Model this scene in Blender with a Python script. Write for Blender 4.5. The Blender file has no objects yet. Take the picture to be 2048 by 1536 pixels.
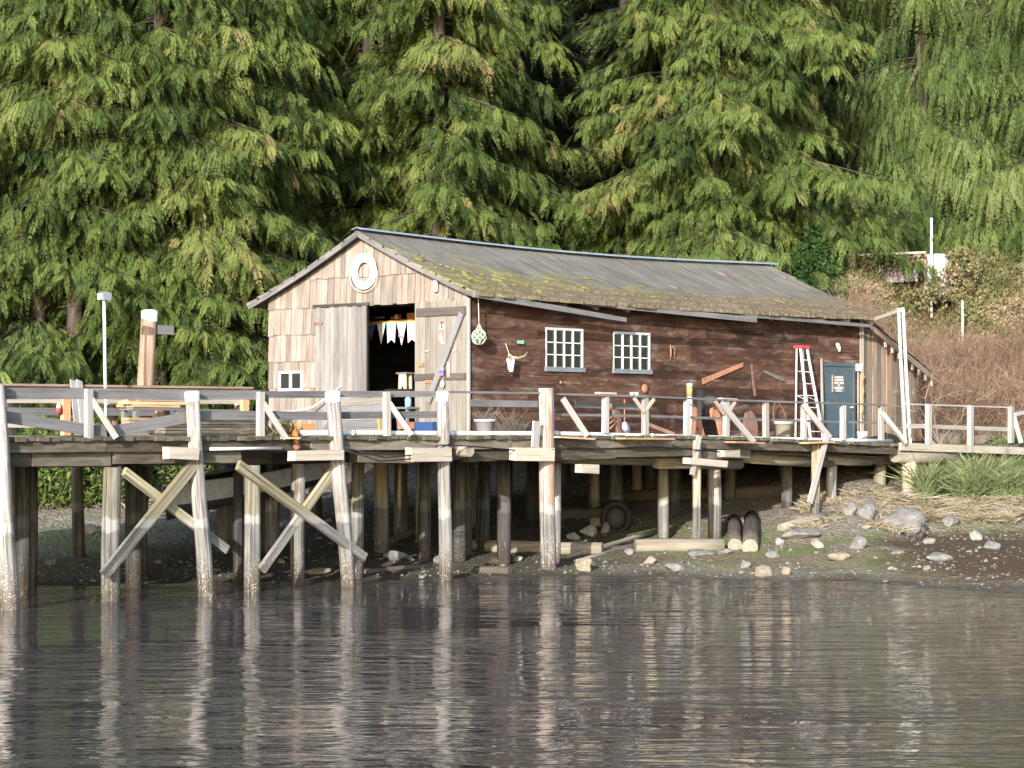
import bpy, bmesh, math, random
import numpy as np
from mathutils import Vector, Matrix, noise

# ------------------------------------------------------------------ camera, sky, sun, exposure
SC = bpy.context.scene
COL = SC.collection
FPX, EYE, HORY = 4800.0, 3.05, 862.0          # focal length in photo pixels, eye height, horizon row
TH = math.radians(48.5)                       # the pier runs along world X, this far round from the picture plane
CT, ST = math.cos(TH), math.sin(TH)

cam_data = bpy.data.cameras.new('camera')
cam = bpy.data.objects.new('camera', cam_data)
COL.objects.link(cam)
cam_data.sensor_width = 36.0
cam_data.lens = FPX / 2048.0 * 36.0
cam_data.shift_y = (HORY - 768.0) / 2048.0
cam_data.clip_end = 2000.0
cam.location = (0, 0, EYE)
cam.rotation_euler = (math.radians(90), 0, -math.atan2(ST, CT))
SC.camera = cam

SUN_EL = math.radians(16.0)
SUN_FROM = Vector((-2.0, -1.0, 0)).normalized()
SUN_DIR = Vector((SUN_FROM.x * math.cos(SUN_EL), SUN_FROM.y * math.cos(SUN_EL), math.sin(SUN_EL)))
world = bpy.data.worlds.new('World')
SC.world = world
world.use_nodes = True
wn = world.node_tree.nodes
bg = wn.get('Background') or wn.new('ShaderNodeBackground')
sky = wn.new('ShaderNodeTexSky')
sky.sky_type = 'NISHITA'
sky.sun_disc = False
sky.sun_elevation = SUN_EL
sky.sun_rotation = math.atan2(SUN_FROM.x, SUN_FROM.y)
world.node_tree.links.new(sky.outputs[0], bg.inputs[0])
bg.inputs[1].default_value = 0.15
sun_data = bpy.data.lights.new('sun', 'SUN')
sun_data.energy = 3.4
sun_data.angle = math.radians(0.5)
sun_data.color = (1.0, 0.955, 0.89)
sun = bpy.data.objects.new('sun', sun_data)
COL.objects.link(sun)
sun.rotation_euler = SUN_DIR.to_track_quat('Z', 'Y').to_euler()
sun.location = (0, 0, 40)
SC.view_settings.view_transform = 'Standard'
SC.view_settings.look = 'None'
SC.view_settings.exposure = 1.18
SC.view_settings.gamma = 1.0
SC.cycles.max_bounces = 8
SC.cycles.transparent_max_bounces = 8

R = random.Random(7)

# ------------------------------------------------------------------ where a picture point lies in the place
def c2w(cx, d):
    return (CT * cx + ST * d, -ST * cx + CT * d)

def w2c(X, Y):
    return (CT * X - ST * Y, ST * X + CT * Y)

def at_d(px, py, d):
    x, y = c2w((px - 1024.0) / FPX * d, d)
    return Vector((x, y, EYE + (HORY - py) / FPX * d))

def on_Y(px, py, Y):
    r = (px - 1024.0) / FPX
    return at_d(px, py, Y / (-ST * r + CT))

def on_X(px, py, X):
    r = (px - 1024.0) / FPX
    return at_d(px, py, X / (CT * r + ST))

def on_Z(px, py, z):
    return at_d(px, py, (EYE - z) * FPX / (py - HORY))

# ------------------------------------------------------------------ mesh builder
class MB:
    """collects solids; every piece has its own random value and its own grain coordinates"""
    def __init__(s):
        s.v, s.f, s.sm, s.rnd, s.gc = [], [], [], [], []

    def add(s, verts, faces, gc=None, smooth=False, rnd=None):
        b = len(s.v)
        rv = R.random() if rnd is None else rnd
        off = Vector((R.uniform(0, 50), R.uniform(0, 50), R.uniform(0, 50)))
        for i, p in enumerate(verts):
            s.v.append(tuple(p))
            s.rnd.append(rv)
            g = Vector(gc[i]) if gc else Vector(p)
            s.gc.append(tuple(g + off))
        for f in faces:
            s.f.append(tuple(b + i for i in f))
            s.sm.append(smooth)
        return s

    def frame(s, o, ax, ay, az, sx, sy, sz, taper=1.0, jit=0.0, rnd=None):
        """box centred at o along three axes; grain along the longest side"""
        vs, gs = [], []
        order = sorted(range(3), key=lambda i: -(sx, sy, sz)[i])
        for i in (-1, 1):
            for j in (-1, 1):
                for k in (-1, 1):
                    t = taper if i > 0 else 1.0
                    l = [i * sx / 2, j * sy / 2 * t, k * sz / 2 * t]
                    p = o + ax * l[0] + ay * l[1] + az * l[2]
                    if jit:
                        p = p + Vector((R.uniform(-jit, jit), R.uniform(-jit, jit), R.uniform(-jit, jit)))
                    vs.append(p)
                    gs.append((l[order[0]], l[order[1]], l[order[2]]))
        fs = [(0, 1, 3, 2), (4, 6, 7, 5), (0, 4, 5, 1), (2, 3, 7, 6), (0, 2, 6, 4), (1, 5, 7, 3)]
        return s.add(vs, fs, gs, rnd=rnd)

    def box(s, x0, x1, y0, y1, z0, z1, jit=0.0, rnd=None):
        return s.frame(Vector(((x0 + x1) / 2, (y0 + y1) / 2, (z0 + z1) / 2)), Vector((1, 0, 0)), Vector((0, 1, 0)), Vector((0, 0, 1)),
                       abs(x1 - x0), abs(y1 - y0), abs(z1 - z0), jit=jit, rnd=rnd)

    def beam(s, a, b, w, h, up=(0, 0, 1), taper=1.0, jit=0.0, rnd=None):
        """timber from a to b: w across, h along 'up'"""
        a, b = Vector(a), Vector(b)
        ax = (b - a)
        L = ax.length
        ax = ax / L
        up = Vector(up)
        ay = up.cross(ax)
        if ay.length < 1e-4:
            ay = Vector((0, 1, 0)).cross(ax)
        ay.normalize()
        az = ax.cross(ay)
        return s.frame((a + b) / 2, ax, ay, az, L, w, h, taper, jit, rnd)

    def tube(s, pts, rad, n=10, wob=0.0, caps=True, smooth=True, rnd=None):
        """round timber or pipe through points; rad is one radius or one per point"""
        pts = [Vector(p) for p in pts]
        if not isinstance(rad, (list, tuple)):
            rad = [rad] * len(pts)
        vs, gs, fs = [], [], []
        L = 0.0
        ref = None
        for i, p in enumerate(pts):
            t = (pts[min(i + 1, len(pts) - 1)] - pts[max(i - 1, 0)]).normalized()
            if ref is None:
                ref = Vector((1, 0, 0)) if abs(t.x) < 0.8 else Vector((0, 0, 1))
            u = (ref - t * ref.dot(t)).normalized()
            ref = u
            w = t.cross(u)
            if i:
                L += (p - pts[i - 1]).length
            for k in range(n):
                a = 2 * math.pi * k / n
                r = rad[i] * (1 + (R.uniform(-wob, wob) if wob else 0))
                q = u * math.cos(a) * r + w * math.sin(a) * r
                vs.append(p + q)
                gs.append((L, math.cos(a) * rad[i], math.sin(a) * rad[i]))
        for i in range(len(pts) - 1):
            for k in range(n):
                fs.append((i * n + k, i * n + (k + 1) % n, (i + 1) * n + (k + 1) % n, (i + 1) * n + k))
        b0 = len(s.f)
        s.add(vs, fs, gs, smooth, rnd)
        if caps:
            base = len(s.v) - len(vs)
            s.f.append(tuple(base + k for k in reversed(range(n))))
            s.f.append(tuple(base + (len(pts) - 1) * n + k for k in range(n)))
            s.sm += [False, False]
        return s

    def lathe(s, o, prof, n=16, smooth=True, axis=(0, 0, 1), rnd=None):
        """surface of revolution: prof is (radius, height) pairs"""
        o = Vector(o)
        az = Vector(axis).normalized()
        ax = (Vector((1, 0, 0)) if abs(az.x) < 0.9 else Vector((0, 1, 0)))
        ax = (ax - az * ax.dot(az)).normalized()
        ay = az.cross(ax)
        vs, fs = [], []
        for r, h in prof:
            for k in range(n):
                a = 2 * math.pi * k / n
                vs.append(o + ax * (r * math.cos(a)) + ay * (r * math.sin(a)) + az * h)
        for i in range(len(prof) - 1):
            for k in range(n):
                fs.append((i * n + k, i * n + (k + 1) % n, (i + 1) * n + (k + 1) % n, (i + 1) * n + k))
        return s.add(vs, fs, None, smooth, rnd)

    def prism(s, poly, n, th, rnd=None, gdir=None):
        """flat polygon given thickness th along n (from the polygon outward)"""
        poly = [Vector(p) for p in poly]
        n = Vector(n).normalized() * th
        m = len(poly)
        vs = poly + [p + n for p in poly]
        fs = [tuple(reversed(range(m))), tuple(range(m, 2 * m))] + [(i, (i + 1) % m, m + (i + 1) % m, m + i) for i in range(m)]
        if gdir is None:
            gs = None
        else:
            g = Vector(gdir).normalized()
            h = Vector(n).normalized().cross(g)
            gs = [(p.dot(g), p.dot(h), 0) for p in vs]
        s.add(vs, fs, gs, False, rnd)
        # make the winding point outward
        return s

    def build(s, name, m, parent=None, loc=None, fix=True):
        if parent is not None:
            base = root_loc(parent)
        else:
            if loc is None:
                xs = [p[0] for p in s.v]; ys = [p[1] for p in s.v]; zs = [p[2] for p in s.v]
                loc = ((min(xs) + max(xs)) / 2, (min(ys) + max(ys)) / 2, min(zs))
            base = Vector(loc)
        me = bpy.data.meshes.new(name)
        me.from_pydata([(p[0] - base[0], p[1] - base[1], p[2] - base[2]) for p in s.v], [], s.f)
        me.polygons.foreach_set('use_smooth', s.sm)
        a = me.attributes.new('rnd', 'FLOAT', 'POINT')
        a.data.foreach_set('value', s.rnd)
        g = me.attributes.new('gc', 'FLOAT_VECTOR', 'POINT')
        g.data.foreach_set('vector', [c for t in s.gc for c in t])
        if fix:
            bm = bmesh.new(); bm.from_mesh(me)
            bmesh.ops.recalc_face_normals(bm, faces=bm.faces)
            bm.to_mesh(me); bm.free()
        me.materials.append(m)
        o = bpy.data.objects.new(name, me)
        COL.objects.link(o)
        if parent is not None:
            o.parent = parent
        else:
            o.location = base
        return o

def root_loc(o):
    p = Vector(o.location)
    while o.parent is not None:
        o = o.parent
        p = p + Vector(o.location)
    return p

def tag(o, label=None, cat=None, group=None, kind=None):
    if label: o['label'] = label
    if cat: o['category'] = cat
    if group: o['group'] = group
    if kind: o['kind'] = kind
    return o

def thing(name, label, cat, loc, group=None):
    o = bpy.data.objects.new(name, None)
    o.empty_display_size = 0.2
    COL.objects.link(o)
    o.location = loc
    return tag(o, label, cat, group)

# ------------------------------------------------------------------ materials
class NT:
    def __init__(s, name):
        s.m = bpy.data.materials.new(name)
        s.m.use_nodes = True
        s.t = s.m.node_tree
        s.t.nodes.clear()
        s.out = s.t.nodes.new('ShaderNodeOutputMaterial')

    def n(s, typ, ins=None, **kw):
        nd = s.t.nodes.new('ShaderNode' + typ)
        for k, v in kw.items():
            setattr(nd, k, v)
        for k, v in (ins or {}).items():
            if isinstance(v, bpy.types.NodeSocket):
                s.t.links.new(v, nd.inputs[k])
            else:
                nd.inputs[k].default_value = v
        return nd

    def attr(s, name):
        return s.n('Attribute', attribute_name=name)

    def mapv(s, vec, scale):
        return s.n('Mapping', {'Vector': vec, 'Scale': scale}).outputs[0]

    def noise(s, vec, scale=1.0, detail=4.0, rough=0.55, dist=0.0):
        return s.n('TexNoise', {'Vector': vec, 'Scale': scale, 'Detail': detail, 'Roughness': rough, 'Distortion': dist}).outputs[0]

    def math(s, op, a, b=0.0, c=0.0, clamp=False):
        return s.n('Math', {0: a, 1: b, 2: c}, operation=op, use_clamp=clamp).outputs[0]

    def ramp(s, fac, stops):
        nd = s.n('ValToRGB', {'Fac': fac})
        cr = nd.color_ramp
        while len(cr.elements) < len(stops):
            cr.elements.new(0.5)
        for e, (p, c) in zip(cr.elements, stops):
            e.position = p
            e.color = (*c, 1) if len(c) == 3 else c
        return nd.outputs[0]

    def rng(s, v, a, b, c=0.0, d=1.0):
        return s.n('MapRange', {'Value': v, 'From Min': a, 'From Max': b, 'To Min': c, 'To Max': d}, clamp=True).outputs[0]

    def mix(s, fac, a, b, mode='MIX'):
        nd = s.n('Mix', data_type='RGBA', blend_type=mode)
        for i, v in ((0, fac), (6, a), (7, b)):
            if isinstance(v, bpy.types.NodeSocket):
                s.t.links.new(v, nd.inputs[i])
            elif i == 0:
                nd.inputs[0].default_value = v
            else:
                nd.inputs[i].default_value = (*v, 1)
        return nd.outputs[2]

    def bump(s, h, strength=0.3, dist=0.02):
        return s.n('Bump', {'Height': h, 'Strength': strength, 'Distance': dist}).outputs[0]

    def pbsdf(s, col, rough=0.8, normal=None, spec=0.3, metal=0.0, **kw):
        ins = {'Base Color': col if isinstance(col, bpy.types.NodeSocket) else (*col, 1), 'Roughness': rough, 'Metallic': metal,
               'Specular IOR Level': spec}
        ins.update(kw)
        nd = s.n('BsdfPrincipled', ins)
        if normal is not None:
            s.t.links.new(normal, nd.inputs['Normal'])
        s.t.links.new(nd.outputs[0], s.out.inputs[0])
        return s.m

def wood(name, dark, light, other=None, var=0.3, grain=(0.8, 26, 26), patch=1.0, rough=0.85, other_amt=0.5, stain=None, sscale=(1.0, 1.0, 0.4), samt=0.7, bleach=None):
    """weathered boards: streaks along each board, patches of wear, every board its own tone"""
    t = NT(name)
    gc = t.attr('gc').outputs['Vector']
    rnd = t.attr('rnd').outputs['Fac']
    g = t.noise(t.mapv(gc, grain), 1.0, 6, 0.65, 0.4)
    p = t.noise(t.mapv(gc, (patch * 0.7, patch * 2.5, patch * 2.5)), 1.0, 4, 0.6, 0.3)
    f = t.math('ADD', t.rng(g, 0.3, 0.7, 0, 0.6), t.rng(p, 0.35, 0.68, 0, 0.45), clamp=True)
    c = t.mix(f, dark, light)
    if other is not None:
        p2 = t.noise(t.mapv(gc, (patch * 0.9, patch * 4, patch * 4)), 1.7, 5, 0.6, 0.6)
        k = t.math('ADD', t.rng(p2, 0.45, 0.68), t.math('MULTIPLY_ADD', rnd, 0.7, -0.35))
        c = t.mix(t.math('MULTIPLY', k, other_amt, clamp=True), c, other)
    if stain is not None:
        pos = t.n('NewGeometry').outputs['Position']
        sn = t.noise(t.mapv(pos, sscale), 1.0, 7, 0.7, 0.5)
        c = t.mix(t.math('MULTIPLY', t.rng(sn, 0.46, 0.66, 0, samt), t.rng(g, 0.25, 0.6, 0.5, 1.0)), c, stain)
        if bleach is not None:
            sb = t.noise(t.mapv(pos, (sscale[0] * 1.7, sscale[1] * 1.7, sscale[2] * 2.2)), 1.0, 7, 0.7, 0.5)
            c = t.mix(t.math('MULTIPLY', t.rng(sb, 0.51, 0.66, 0, samt), t.rng(g, 0.35, 0.62)), c, bleach)
    v = t.math('MULTIPLY_ADD', rnd, 2 * var, 1 - var)
    c = t.mix(1.0, c, t.n('CombineColor', {0: v, 1: v, 2: v}).outputs[0], 'MULTIPLY')
    crack = t.rng(t.noise(t.mapv(gc, (grain[0] * 0.6, grain[1] * 1.6, grain[2] * 1.6)), 1.0, 2, 0.5, 0.2), 0.28, 0.36, 0.45, 1.0)
    c = t.mix(1.0, c, t.n('CombineColor', {0: crack, 1: crack, 2: crack}).outputs[0], 'MULTIPLY')
    return t.pbsdf(c, rough, t.bump(g, 0.5, 0.012), 0.2)

def plain(name, col, rough=0.6, var=0.12, metal=0.0, spec=0.4, dirt=None, dscale=6.0, damt=0.6):
    """painted, plastic or metal surfaces with a little dirt"""
    t = NT(name)
    pos = t.n('TexCoord').outputs['Object']
    a = t.noise(pos, dscale, 5, 0.6)
    v = t.rng(a, 0.3, 0.7, 1 - var, 1 + var)
    c = t.mix(1.0, col, t.n('CombineColor', {0: v, 1: v, 2: v}).outputs[0], 'MULTIPLY')
    if dirt is not None:
        b = t.noise(pos, dscale * 0.6, 6, 0.7, 0.5)
        c = t.mix(t.rng(b, 0.5, 0.68, 0, damt), c, dirt)
    return t.pbsdf(c, rough, t.bump(a, 0.15, 0.01), spec, metal)

def pile_mat(name, dry_dark, dry_light, other, dark=False, algae=0.6):
    """round piles: dry weathered wood above, a pale tide line, grey wet wood, barnacles at the water"""
    t = NT(name)
    gc = t.attr('gc').outputs['Vector']
    rnd = t.attr('rnd').outputs['Fac']
    pos = t.n('NewGeometry').outputs['Position']
    z = t.n('SeparateXYZ', {0: pos}).outputs[2]
    wig = t.noise(pos, 3.0, 4, 0.6)
    zz = t.math('ADD', z, t.math('MULTIPLY_ADD', wig, 0.35, -0.175))
    g = t.noise(t.mapv(gc, (0.7, 22, 22)), 1.0, 6, 0.65, 0.5)
    p = t.noise(t.mapv(gc, (1.0, 4, 4)), 1.0, 5, 0.62, 0.5)
    f = t.math('ADD', t.rng(g, 0.32, 0.68, 0, 0.6), t.rng(p, 0.35, 0.68, 0, 0.5), clamp=True)
    c = t.mix(f, dry_dark, dry_light)
    c = t.mix(t.math('MULTIPLY', t.rng(t.noise(t.mapv(gc, (0.9, 6, 6)), 1.0, 6, 0.68, 0.8), 0.52, 0.6, 0, 0.9), t.rng(g, 0.3, 0.5, 0.4, 1.0)), c, other)
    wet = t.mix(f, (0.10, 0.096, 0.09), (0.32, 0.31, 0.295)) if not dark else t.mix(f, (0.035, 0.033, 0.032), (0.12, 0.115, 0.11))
    c = t.mix(t.rng(zz, 1.55, 1.35), c, wet)
    band = t.math('MULTIPLY', t.rng(zz, 1.25, 1.30), t.rng(zz, 1.5, 1.44))
    c = t.mix(t.math('MULTIPLY', band, 0.12 if dark else 0.55), c, (0.50, 0.48, 0.44))
    alg = t.math('MULTIPLY', t.rng(zz, 1.4, 1.6), t.rng(zz, 2.3, 1.7))
    c = t.mix(t.math('MULTIPLY', alg, t.rng(p, 0.42, 0.6, 0, algae)), c, (0.20, 0.21, 0.10))
    bar = t.n('TexVoronoi', {'Vector': pos, 'Scale': 26.0}).outputs[0]
    bn = t.noise(pos, 5.0, 4, 0.6)
    bmask = t.math('MULTIPLY', t.rng(bar, 0.42, 0.25), t.math('MULTIPLY', t.rng(zz, 0.95, 0.55), t.rng(bn, 0.4, 0.55)))
    c = t.mix(t.rng(zz, 0.7, 0.15, 0, 0.75), c, (0.075, 0.055, 0.035))
    c = t.mix(t.math('MULTIPLY', bmask, 0.3 if dark else 0.85), c, (0.55, 0.52, 0.45))
    v = t.math('MULTIPLY_ADD', rnd, 0.5, 0.75)
    c = t.mix(1.0, c, t.n('CombineColor', {0: v, 1: v, 2: v}).outputs[0], 'MULTIPLY')
    crack = t.math('MULTIPLY', t.rng(t.noise(t.mapv(gc, (0.5, 34, 34)), 1.0, 2, 0.5, 0.2), 0.32, 0.42, 0.4, 1.0), t.rng(t.noise(t.mapv(gc, (0.35, 11, 11)), 1.0, 4, 0.6, 0.3), 0.36, 0.5, 0.55, 1.0))
    c = t.mix(1.0, c, t.n('CombineColor', {0: crack, 1: crack, 2: crack}).outputs[0], 'MULTIPLY')
    h = t.math('ADD', g, t.math('MULTIPLY', bmask, 0.8))
    return t.pbsdf(c, 0.8, t.bump(h, 0.6, 0.02), 0.25)

M = {}
M['shingle'] = wood('shingle_wood', (0.15, 0.12, 0.10), (0.45, 0.36, 0.305), (0.28, 0.265, 0.25), 0.22, (1.2, 20, 20), 1.2, stain=(0.20, 0.185, 0.175), sscale=(1.3, 1.3, 0.55), samt=0.8)
M['door_grey'] = wood('grey_door_boards', (0.13, 0.125, 0.12), (0.33, 0.32, 0.31), (0.24, 0.22, 0.20), 0.22, (0.8, 30, 30), stain=(0.13, 0.12, 0.115))
M['door_brown'] = wood('brown_grey_door_boards', (0.15, 0.13, 0.11), (0.34, 0.31, 0.27), (0.25, 0.235, 0.215), 0.18, (0.8, 30, 30))
M['dark_siding'] = wood('dark_brown_siding', (0.026, 0.013, 0.009), (0.135, 0.064, 0.042), (0.15, 0.09, 0.065), 0.38, (0.5, 22, 22), 1.2, 0.75, 0.6, stain=(0.03, 0.017, 0.012), sscale=(0.7, 0.7, 1.6), samt=0.95, bleach=(0.25, 0.195, 0.165))
M['lean_boards'] = wood('lean_to_boards', (0.14, 0.115, 0.09), (0.40, 0.34, 0.275), (0.26, 0.165, 0.11), 0.38, other_amt=0.9)
M['dark_ledge'] = wood('dark_ledge_board', (0.06, 0.053, 0.046), (0.15, 0.135, 0.12), None, 0.1)
M['grey_board'] = wood('silver_grey_board', (0.10, 0.10, 0.105), (0.255, 0.25, 0.26), (0.17, 0.155, 0.145), 0.2)
M['pale_board'] = wood('pale_dry_board', (0.25, 0.235, 0.225), (0.54, 0.52, 0.50), (0.36, 0.30, 0.25), 0.16)
M['old_timber'] = wood('old_dark_timber', (0.045, 0.038, 0.028), (0.16, 0.14, 0.11), (0.27, 0.245, 0.20), 0.35)
M['cap_wood'] = wood('mossy_cap_timber', (0.10, 0.085, 0.06), (0.30, 0.26, 0.20), (0.17, 0.165, 0.07), 0.3)
M['pale_timber'] = wood('bleached_timber', (0.34, 0.29, 0.23), (0.62, 0.56, 0.48), (0.45, 0.38, 0.26), 0.12)
M['deck_board'] = wood('mossy_deck_boards', (0.05, 0.045, 0.034), (0.19, 0.17, 0.14), (0.11, 0.11, 0.045), 0.35)
M['lumber'] = wood('fresh_orange_lumber', (0.42, 0.24, 0.12), (0.64, 0.42, 0.25), (0.60, 0.48, 0.33), 0.22)
M['rail_cap'] = wood('reddish_rail_cap', (0.20, 0.12, 0.085), (0.42, 0.28, 0.21), (0.30, 0.25, 0.21), 0.15)
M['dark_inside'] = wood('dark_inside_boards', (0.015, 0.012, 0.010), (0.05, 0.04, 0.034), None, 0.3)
M['log'] = wood('beach_log', (0.16, 0.14, 0.11), (0.42, 0.38, 0.31), (0.28, 0.23, 0.17), 0.2, (0.8, 14, 14))
M['dark_log'] = wood('dark_log', (0.06, 0.05, 0.04), (0.2, 0.17, 0.14), (0.14, 0.1, 0.07), 0.2, (0.8, 14, 14))
M['pile_pale'] = pile_mat('weathered_pile', (0.16, 0.145, 0.135), (0.54, 0.51, 0.495), (0.22, 0.15, 0.115), algae=0.4)
M['pile_dark'] = pile_mat('shade_dark_pile', (0.03, 0.028, 0.027), (0.115, 0.105, 0.10), (0.16, 0.14, 0.11), True, 0.2)  # darker copy of the pile wood, with the inner rows' shade in its colour
M['pile_mixed'] = pile_mat('half_red_pile', (0.22, 0.165, 0.135), (0.56, 0.49, 0.45), (0.33, 0.19, 0.135), algae=0.2)
M['pile_red'] = pile_mat('reddish_pile', (0.20, 0.13, 0.09), (0.46, 0.33, 0.25), (0.33, 0.26, 0.21))
M['pile_grey'] = pile_mat('grey_pile', (0.12, 0.11, 0.09), (0.34, 0.32, 0.27), (0.25, 0.22, 0.12))
M['pile_tan'] = pile_mat('tan_post', (0.36, 0.29, 0.2), (0.68, 0.58, 0.44), (0.5, 0.4, 0.26))
M['white'] = plain('white_paint', (0.80, 0.80, 0.79), 0.5, 0.06, dirt=(0.5, 0.47, 0.42), damt=0.35)
M['white_plastic'] = plain('white_plastic', (0.78, 0.79, 0.80), 0.4, 0.05, dirt=(0.55, 0.52, 0.47), damt=0.25)
M['cap_metal'] = plain('pile_cap_sheet', (0.72, 0.76, 0.78), 0.45, 0.1, dirt=(0.5, 0.5, 0.48), damt=0.5)
M['rust'] = plain('rusted_iron', (0.44, 0.20, 0.12), 0.9, 0.35, dirt=(0.27, 0.12, 0.08))
M['rust_dark'] = plain('dark_rusted_iron', (0.21, 0.12, 0.09), 0.9, 0.35, dirt=(0.30, 0.15, 0.09))
M['blue_paint'] = plain('slate_blue_paint', (0.07, 0.105, 0.13), 0.6, 0.12, dirt=(0.13, 0.14, 0.14), damt=0.4)
M['window_paint'] = plain('pale_blue_grey_paint', (0.55, 0.60, 0.64), 0.55, 0.08, dirt=(0.35, 0.36, 0.36))
M['sill_paint'] = plain('slate_grey_paint', (0.20, 0.235, 0.26), 0.6, 0.1, dirt=(0.12, 0.12, 0.12))
M['black'] = plain('black_rubber', (0.02, 0.02, 0.021), 0.7)
M['charcoal'] = plain('charcoal_iron', (0.06, 0.06, 0.065), 0.7, dirt=(0.15, 0.08, 0.05))
M['red'] = plain('red_plastic', (0.65, 0.06, 0.08), 0.5)
M['orange'] = plain('orange_plastic', (0.62, 0.27, 0.10), 0.6, dirt=(0.4, 0.25, 0.15))
M['blue'] = plain('blue_plastic', (0.03, 0.065, 0.2), 0.5, dirt=(0.1, 0.1, 0.12))
M['cyan'] = plain('light_blue_plastic', (0.25, 0.55, 0.72), 0.5)
M['violet'] = plain('violet_blue_plastic', (0.12, 0.11, 0.62), 0.5)
M['yellow'] = plain('ochre_paint', (0.40, 0.30, 0.12), 0.6, dirt=(0.35, 0.33, 0.3))
M['green'] = plain('pale_green_paint', (0.22, 0.6, 0.4), 0.5)
M['aluminium'] = plain('aluminium', (0.80, 0.81, 0.83), 0.42, 0.05, metal=0.25)
M['galv'] = plain('painted_steel', (0.55, 0.6, 0.63), 0.45, 0.08)
M['lamp_grey'] = plain('grey_lamp_case', (0.26, 0.28, 0.30), 0.5, 0.1)
M['bone'] = plain('bleached_bone', (0.80, 0.77, 0.70), 0.7, 0.06, dirt=(0.6, 0.54, 0.42), damt=0.3)
M['horn'] = plain('horn', (0.36, 0.29, 0.17), 0.5, 0.2)
M['rope'] = plain('pale_rope', (0.62, 0.57, 0.48), 0.9, 0.15, dscale=40)
M['float_glass'] = plain('green_glass_ball', (0.10, 0.20, 0.14), 0.15, 0.1, spec=0.7)
M['pot_grey'] = plain('grey_pot', (0.46, 0.46, 0.47), 0.6, 0.05)
M['pot_beige'] = plain('beige_pot', (0.50, 0.47, 0.39), 0.6, 0.06)
M['bucket'] = plain('pale_blue_white_bucket', (0.66, 0.74, 0.78), 0.45, 0.05)
M['boat_paint'] = plain('pale_blue_grey_hull', (0.72, 0.76, 0.79), 0.5, 0.12, dirt=(0.25, 0.25, 0.24))
M['brass'] = plain('orange_valve', (0.42, 0.17, 0.05), 0.6, 0.3, dirt=(0.2, 0.1, 0.05))
M['twig'] = plain('grey_twig', (0.20, 0.165, 0.13), 0.9, 0.25, dscale=20)
M['bark'] = wood('conifer_bark', (0.025, 0.019, 0.014), (0.075, 0.058, 0.044), (0.15, 0.13, 0.11), 0.2, (0.6, 12, 12))

def glass_mat():
    t = NT('window_glass')
    g = t.n('BsdfGlossy', {'Color': (0.9, 0.95, 1.0, 1), 'Roughness': 0.03})
    tr = t.n('BsdfTransparent', {'Color': (0.75, 0.78, 0.8, 1)})
    fr = t.n('Fresnel', {'IOR': 1.5}).outputs[0]
    mx = t.n('MixShader', {0: t.math('MULTIPLY', fr, 1.0, clamp=True), 1: tr.outputs[0], 2: g.outputs[0]})
    t.t.links.new(mx.outputs[0], t.out.inputs[0])
    return t.m
M['glass'] = glass_mat()

def leaf_mat(name, stops, trans=0.35, rough=0.6):
    t = NT(name)
    tint = t.attr('tint').outputs['Fac']
    c = t.ramp(tint, stops)
    d = t.n('BsdfPrincipled', {'Base Color': c, 'Roughness': rough, 'Specular IOR Level': 0.25})
    tl = t.n('BsdfTranslucent', {'Color': c})
    mx = t.n('MixShader', {0: trans, 1: d.outputs[0], 2: tl.outputs[0]})
    t.t.links.new(mx.outputs[0], t.out.inputs[0])
    return t.m
M['cedar_leaf'] = leaf_mat('cedar_sprays', [(0.0, (0.033, 0.058, 0.018)), (0.45, (0.112, 0.162, 0.04)), (0.8, (0.19, 0.24, 0.064)), (1.0, (0.24, 0.20, 0.08))], 0.3)
M['weep_leaf'] = leaf_mat('hanging_cedar_strands', [(0.0, (0.042, 0.078, 0.024)), (0.45, (0.122, 0.182, 0.05)), (0.8, (0.195, 0.26, 0.08)), (1.0, (0.25, 0.25, 0.11))], 0.3)
M['fir_leaf'] = leaf_mat('fir_needles', [(0.0, (0.035, 0.06, 0.026)), (0.5, (0.09, 0.13, 0.042)), (0.85, (0.14, 0.185, 0.07)), (1.0, (0.17, 0.16, 0.07))], 0.3)
M['dark_leaf'] = leaf_mat('dark_evergreen_leaves', [(0.0, (0.02, 0.045, 0.014)), (0.6, (0.05, 0.11, 0.026)), (1.0, (0.10, 0.17, 0.05))])
M['bramble_leaf'] = leaf_mat('bramble_leaves', [(0.0, (0.07, 0.085, 0.03)), (0.4, (0.18, 0.185, 0.075)), (0.7, (0.30, 0.25, 0.14)), (1.0, (0.36, 0.28, 0.2))], 0.25)
M['red_twigs'] = leaf_mat('red_brown_twigs', [(0.0, (0.06, 0.048, 0.032)), (0.4, (0.15, 0.10, 0.068)), (0.7, (0.22, 0.125, 0.095)), (1.0, (0.33, 0.28, 0.195))], 0.0, 0.85)
M['grass'] = leaf_mat('grass_blades', [(0.0, (0.07, 0.11, 0.04)), (0.6, (0.16, 0.21, 0.085)), (1.0, (0.33, 0.32, 0.18))], 0.3)
M['dry_grass'] = leaf_mat('dry_grass_blades', [(0.0, (0.17, 0.14, 0.09)), (0.6, (0.31, 0.26, 0.175)), (1.0, (0.43, 0.38, 0.28))], 0.2)
M['back_leaf'] = leaf_mat('painted_shade_foliage', [(0.0, (0.014, 0.024, 0.011)), (0.5, (0.032, 0.05, 0.017)), (1.0, (0.06, 0.08, 0.03))], 0.2)  # shade of the back rows put into a darker leaf colour
# ------------------------------------------------------------------ ground, beach and hillside
SHORE = [(-30, 46), (-8.5, 47.4), (-3, 49.4), (1, 50.6), (3.5, 50.0), (7, 48.2), (10, 44.0), (14, 40.0), (30, 38)]

def lerp_tab(tab, x):
    if x <= tab[0][0]: return tab[0][1]
    for (a, p), (b, q) in zip(tab, tab[1:]):
        if x <= b:
            return p + (q - p) * (x - a) / (b - a)
    return tab[-1][1]

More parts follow.
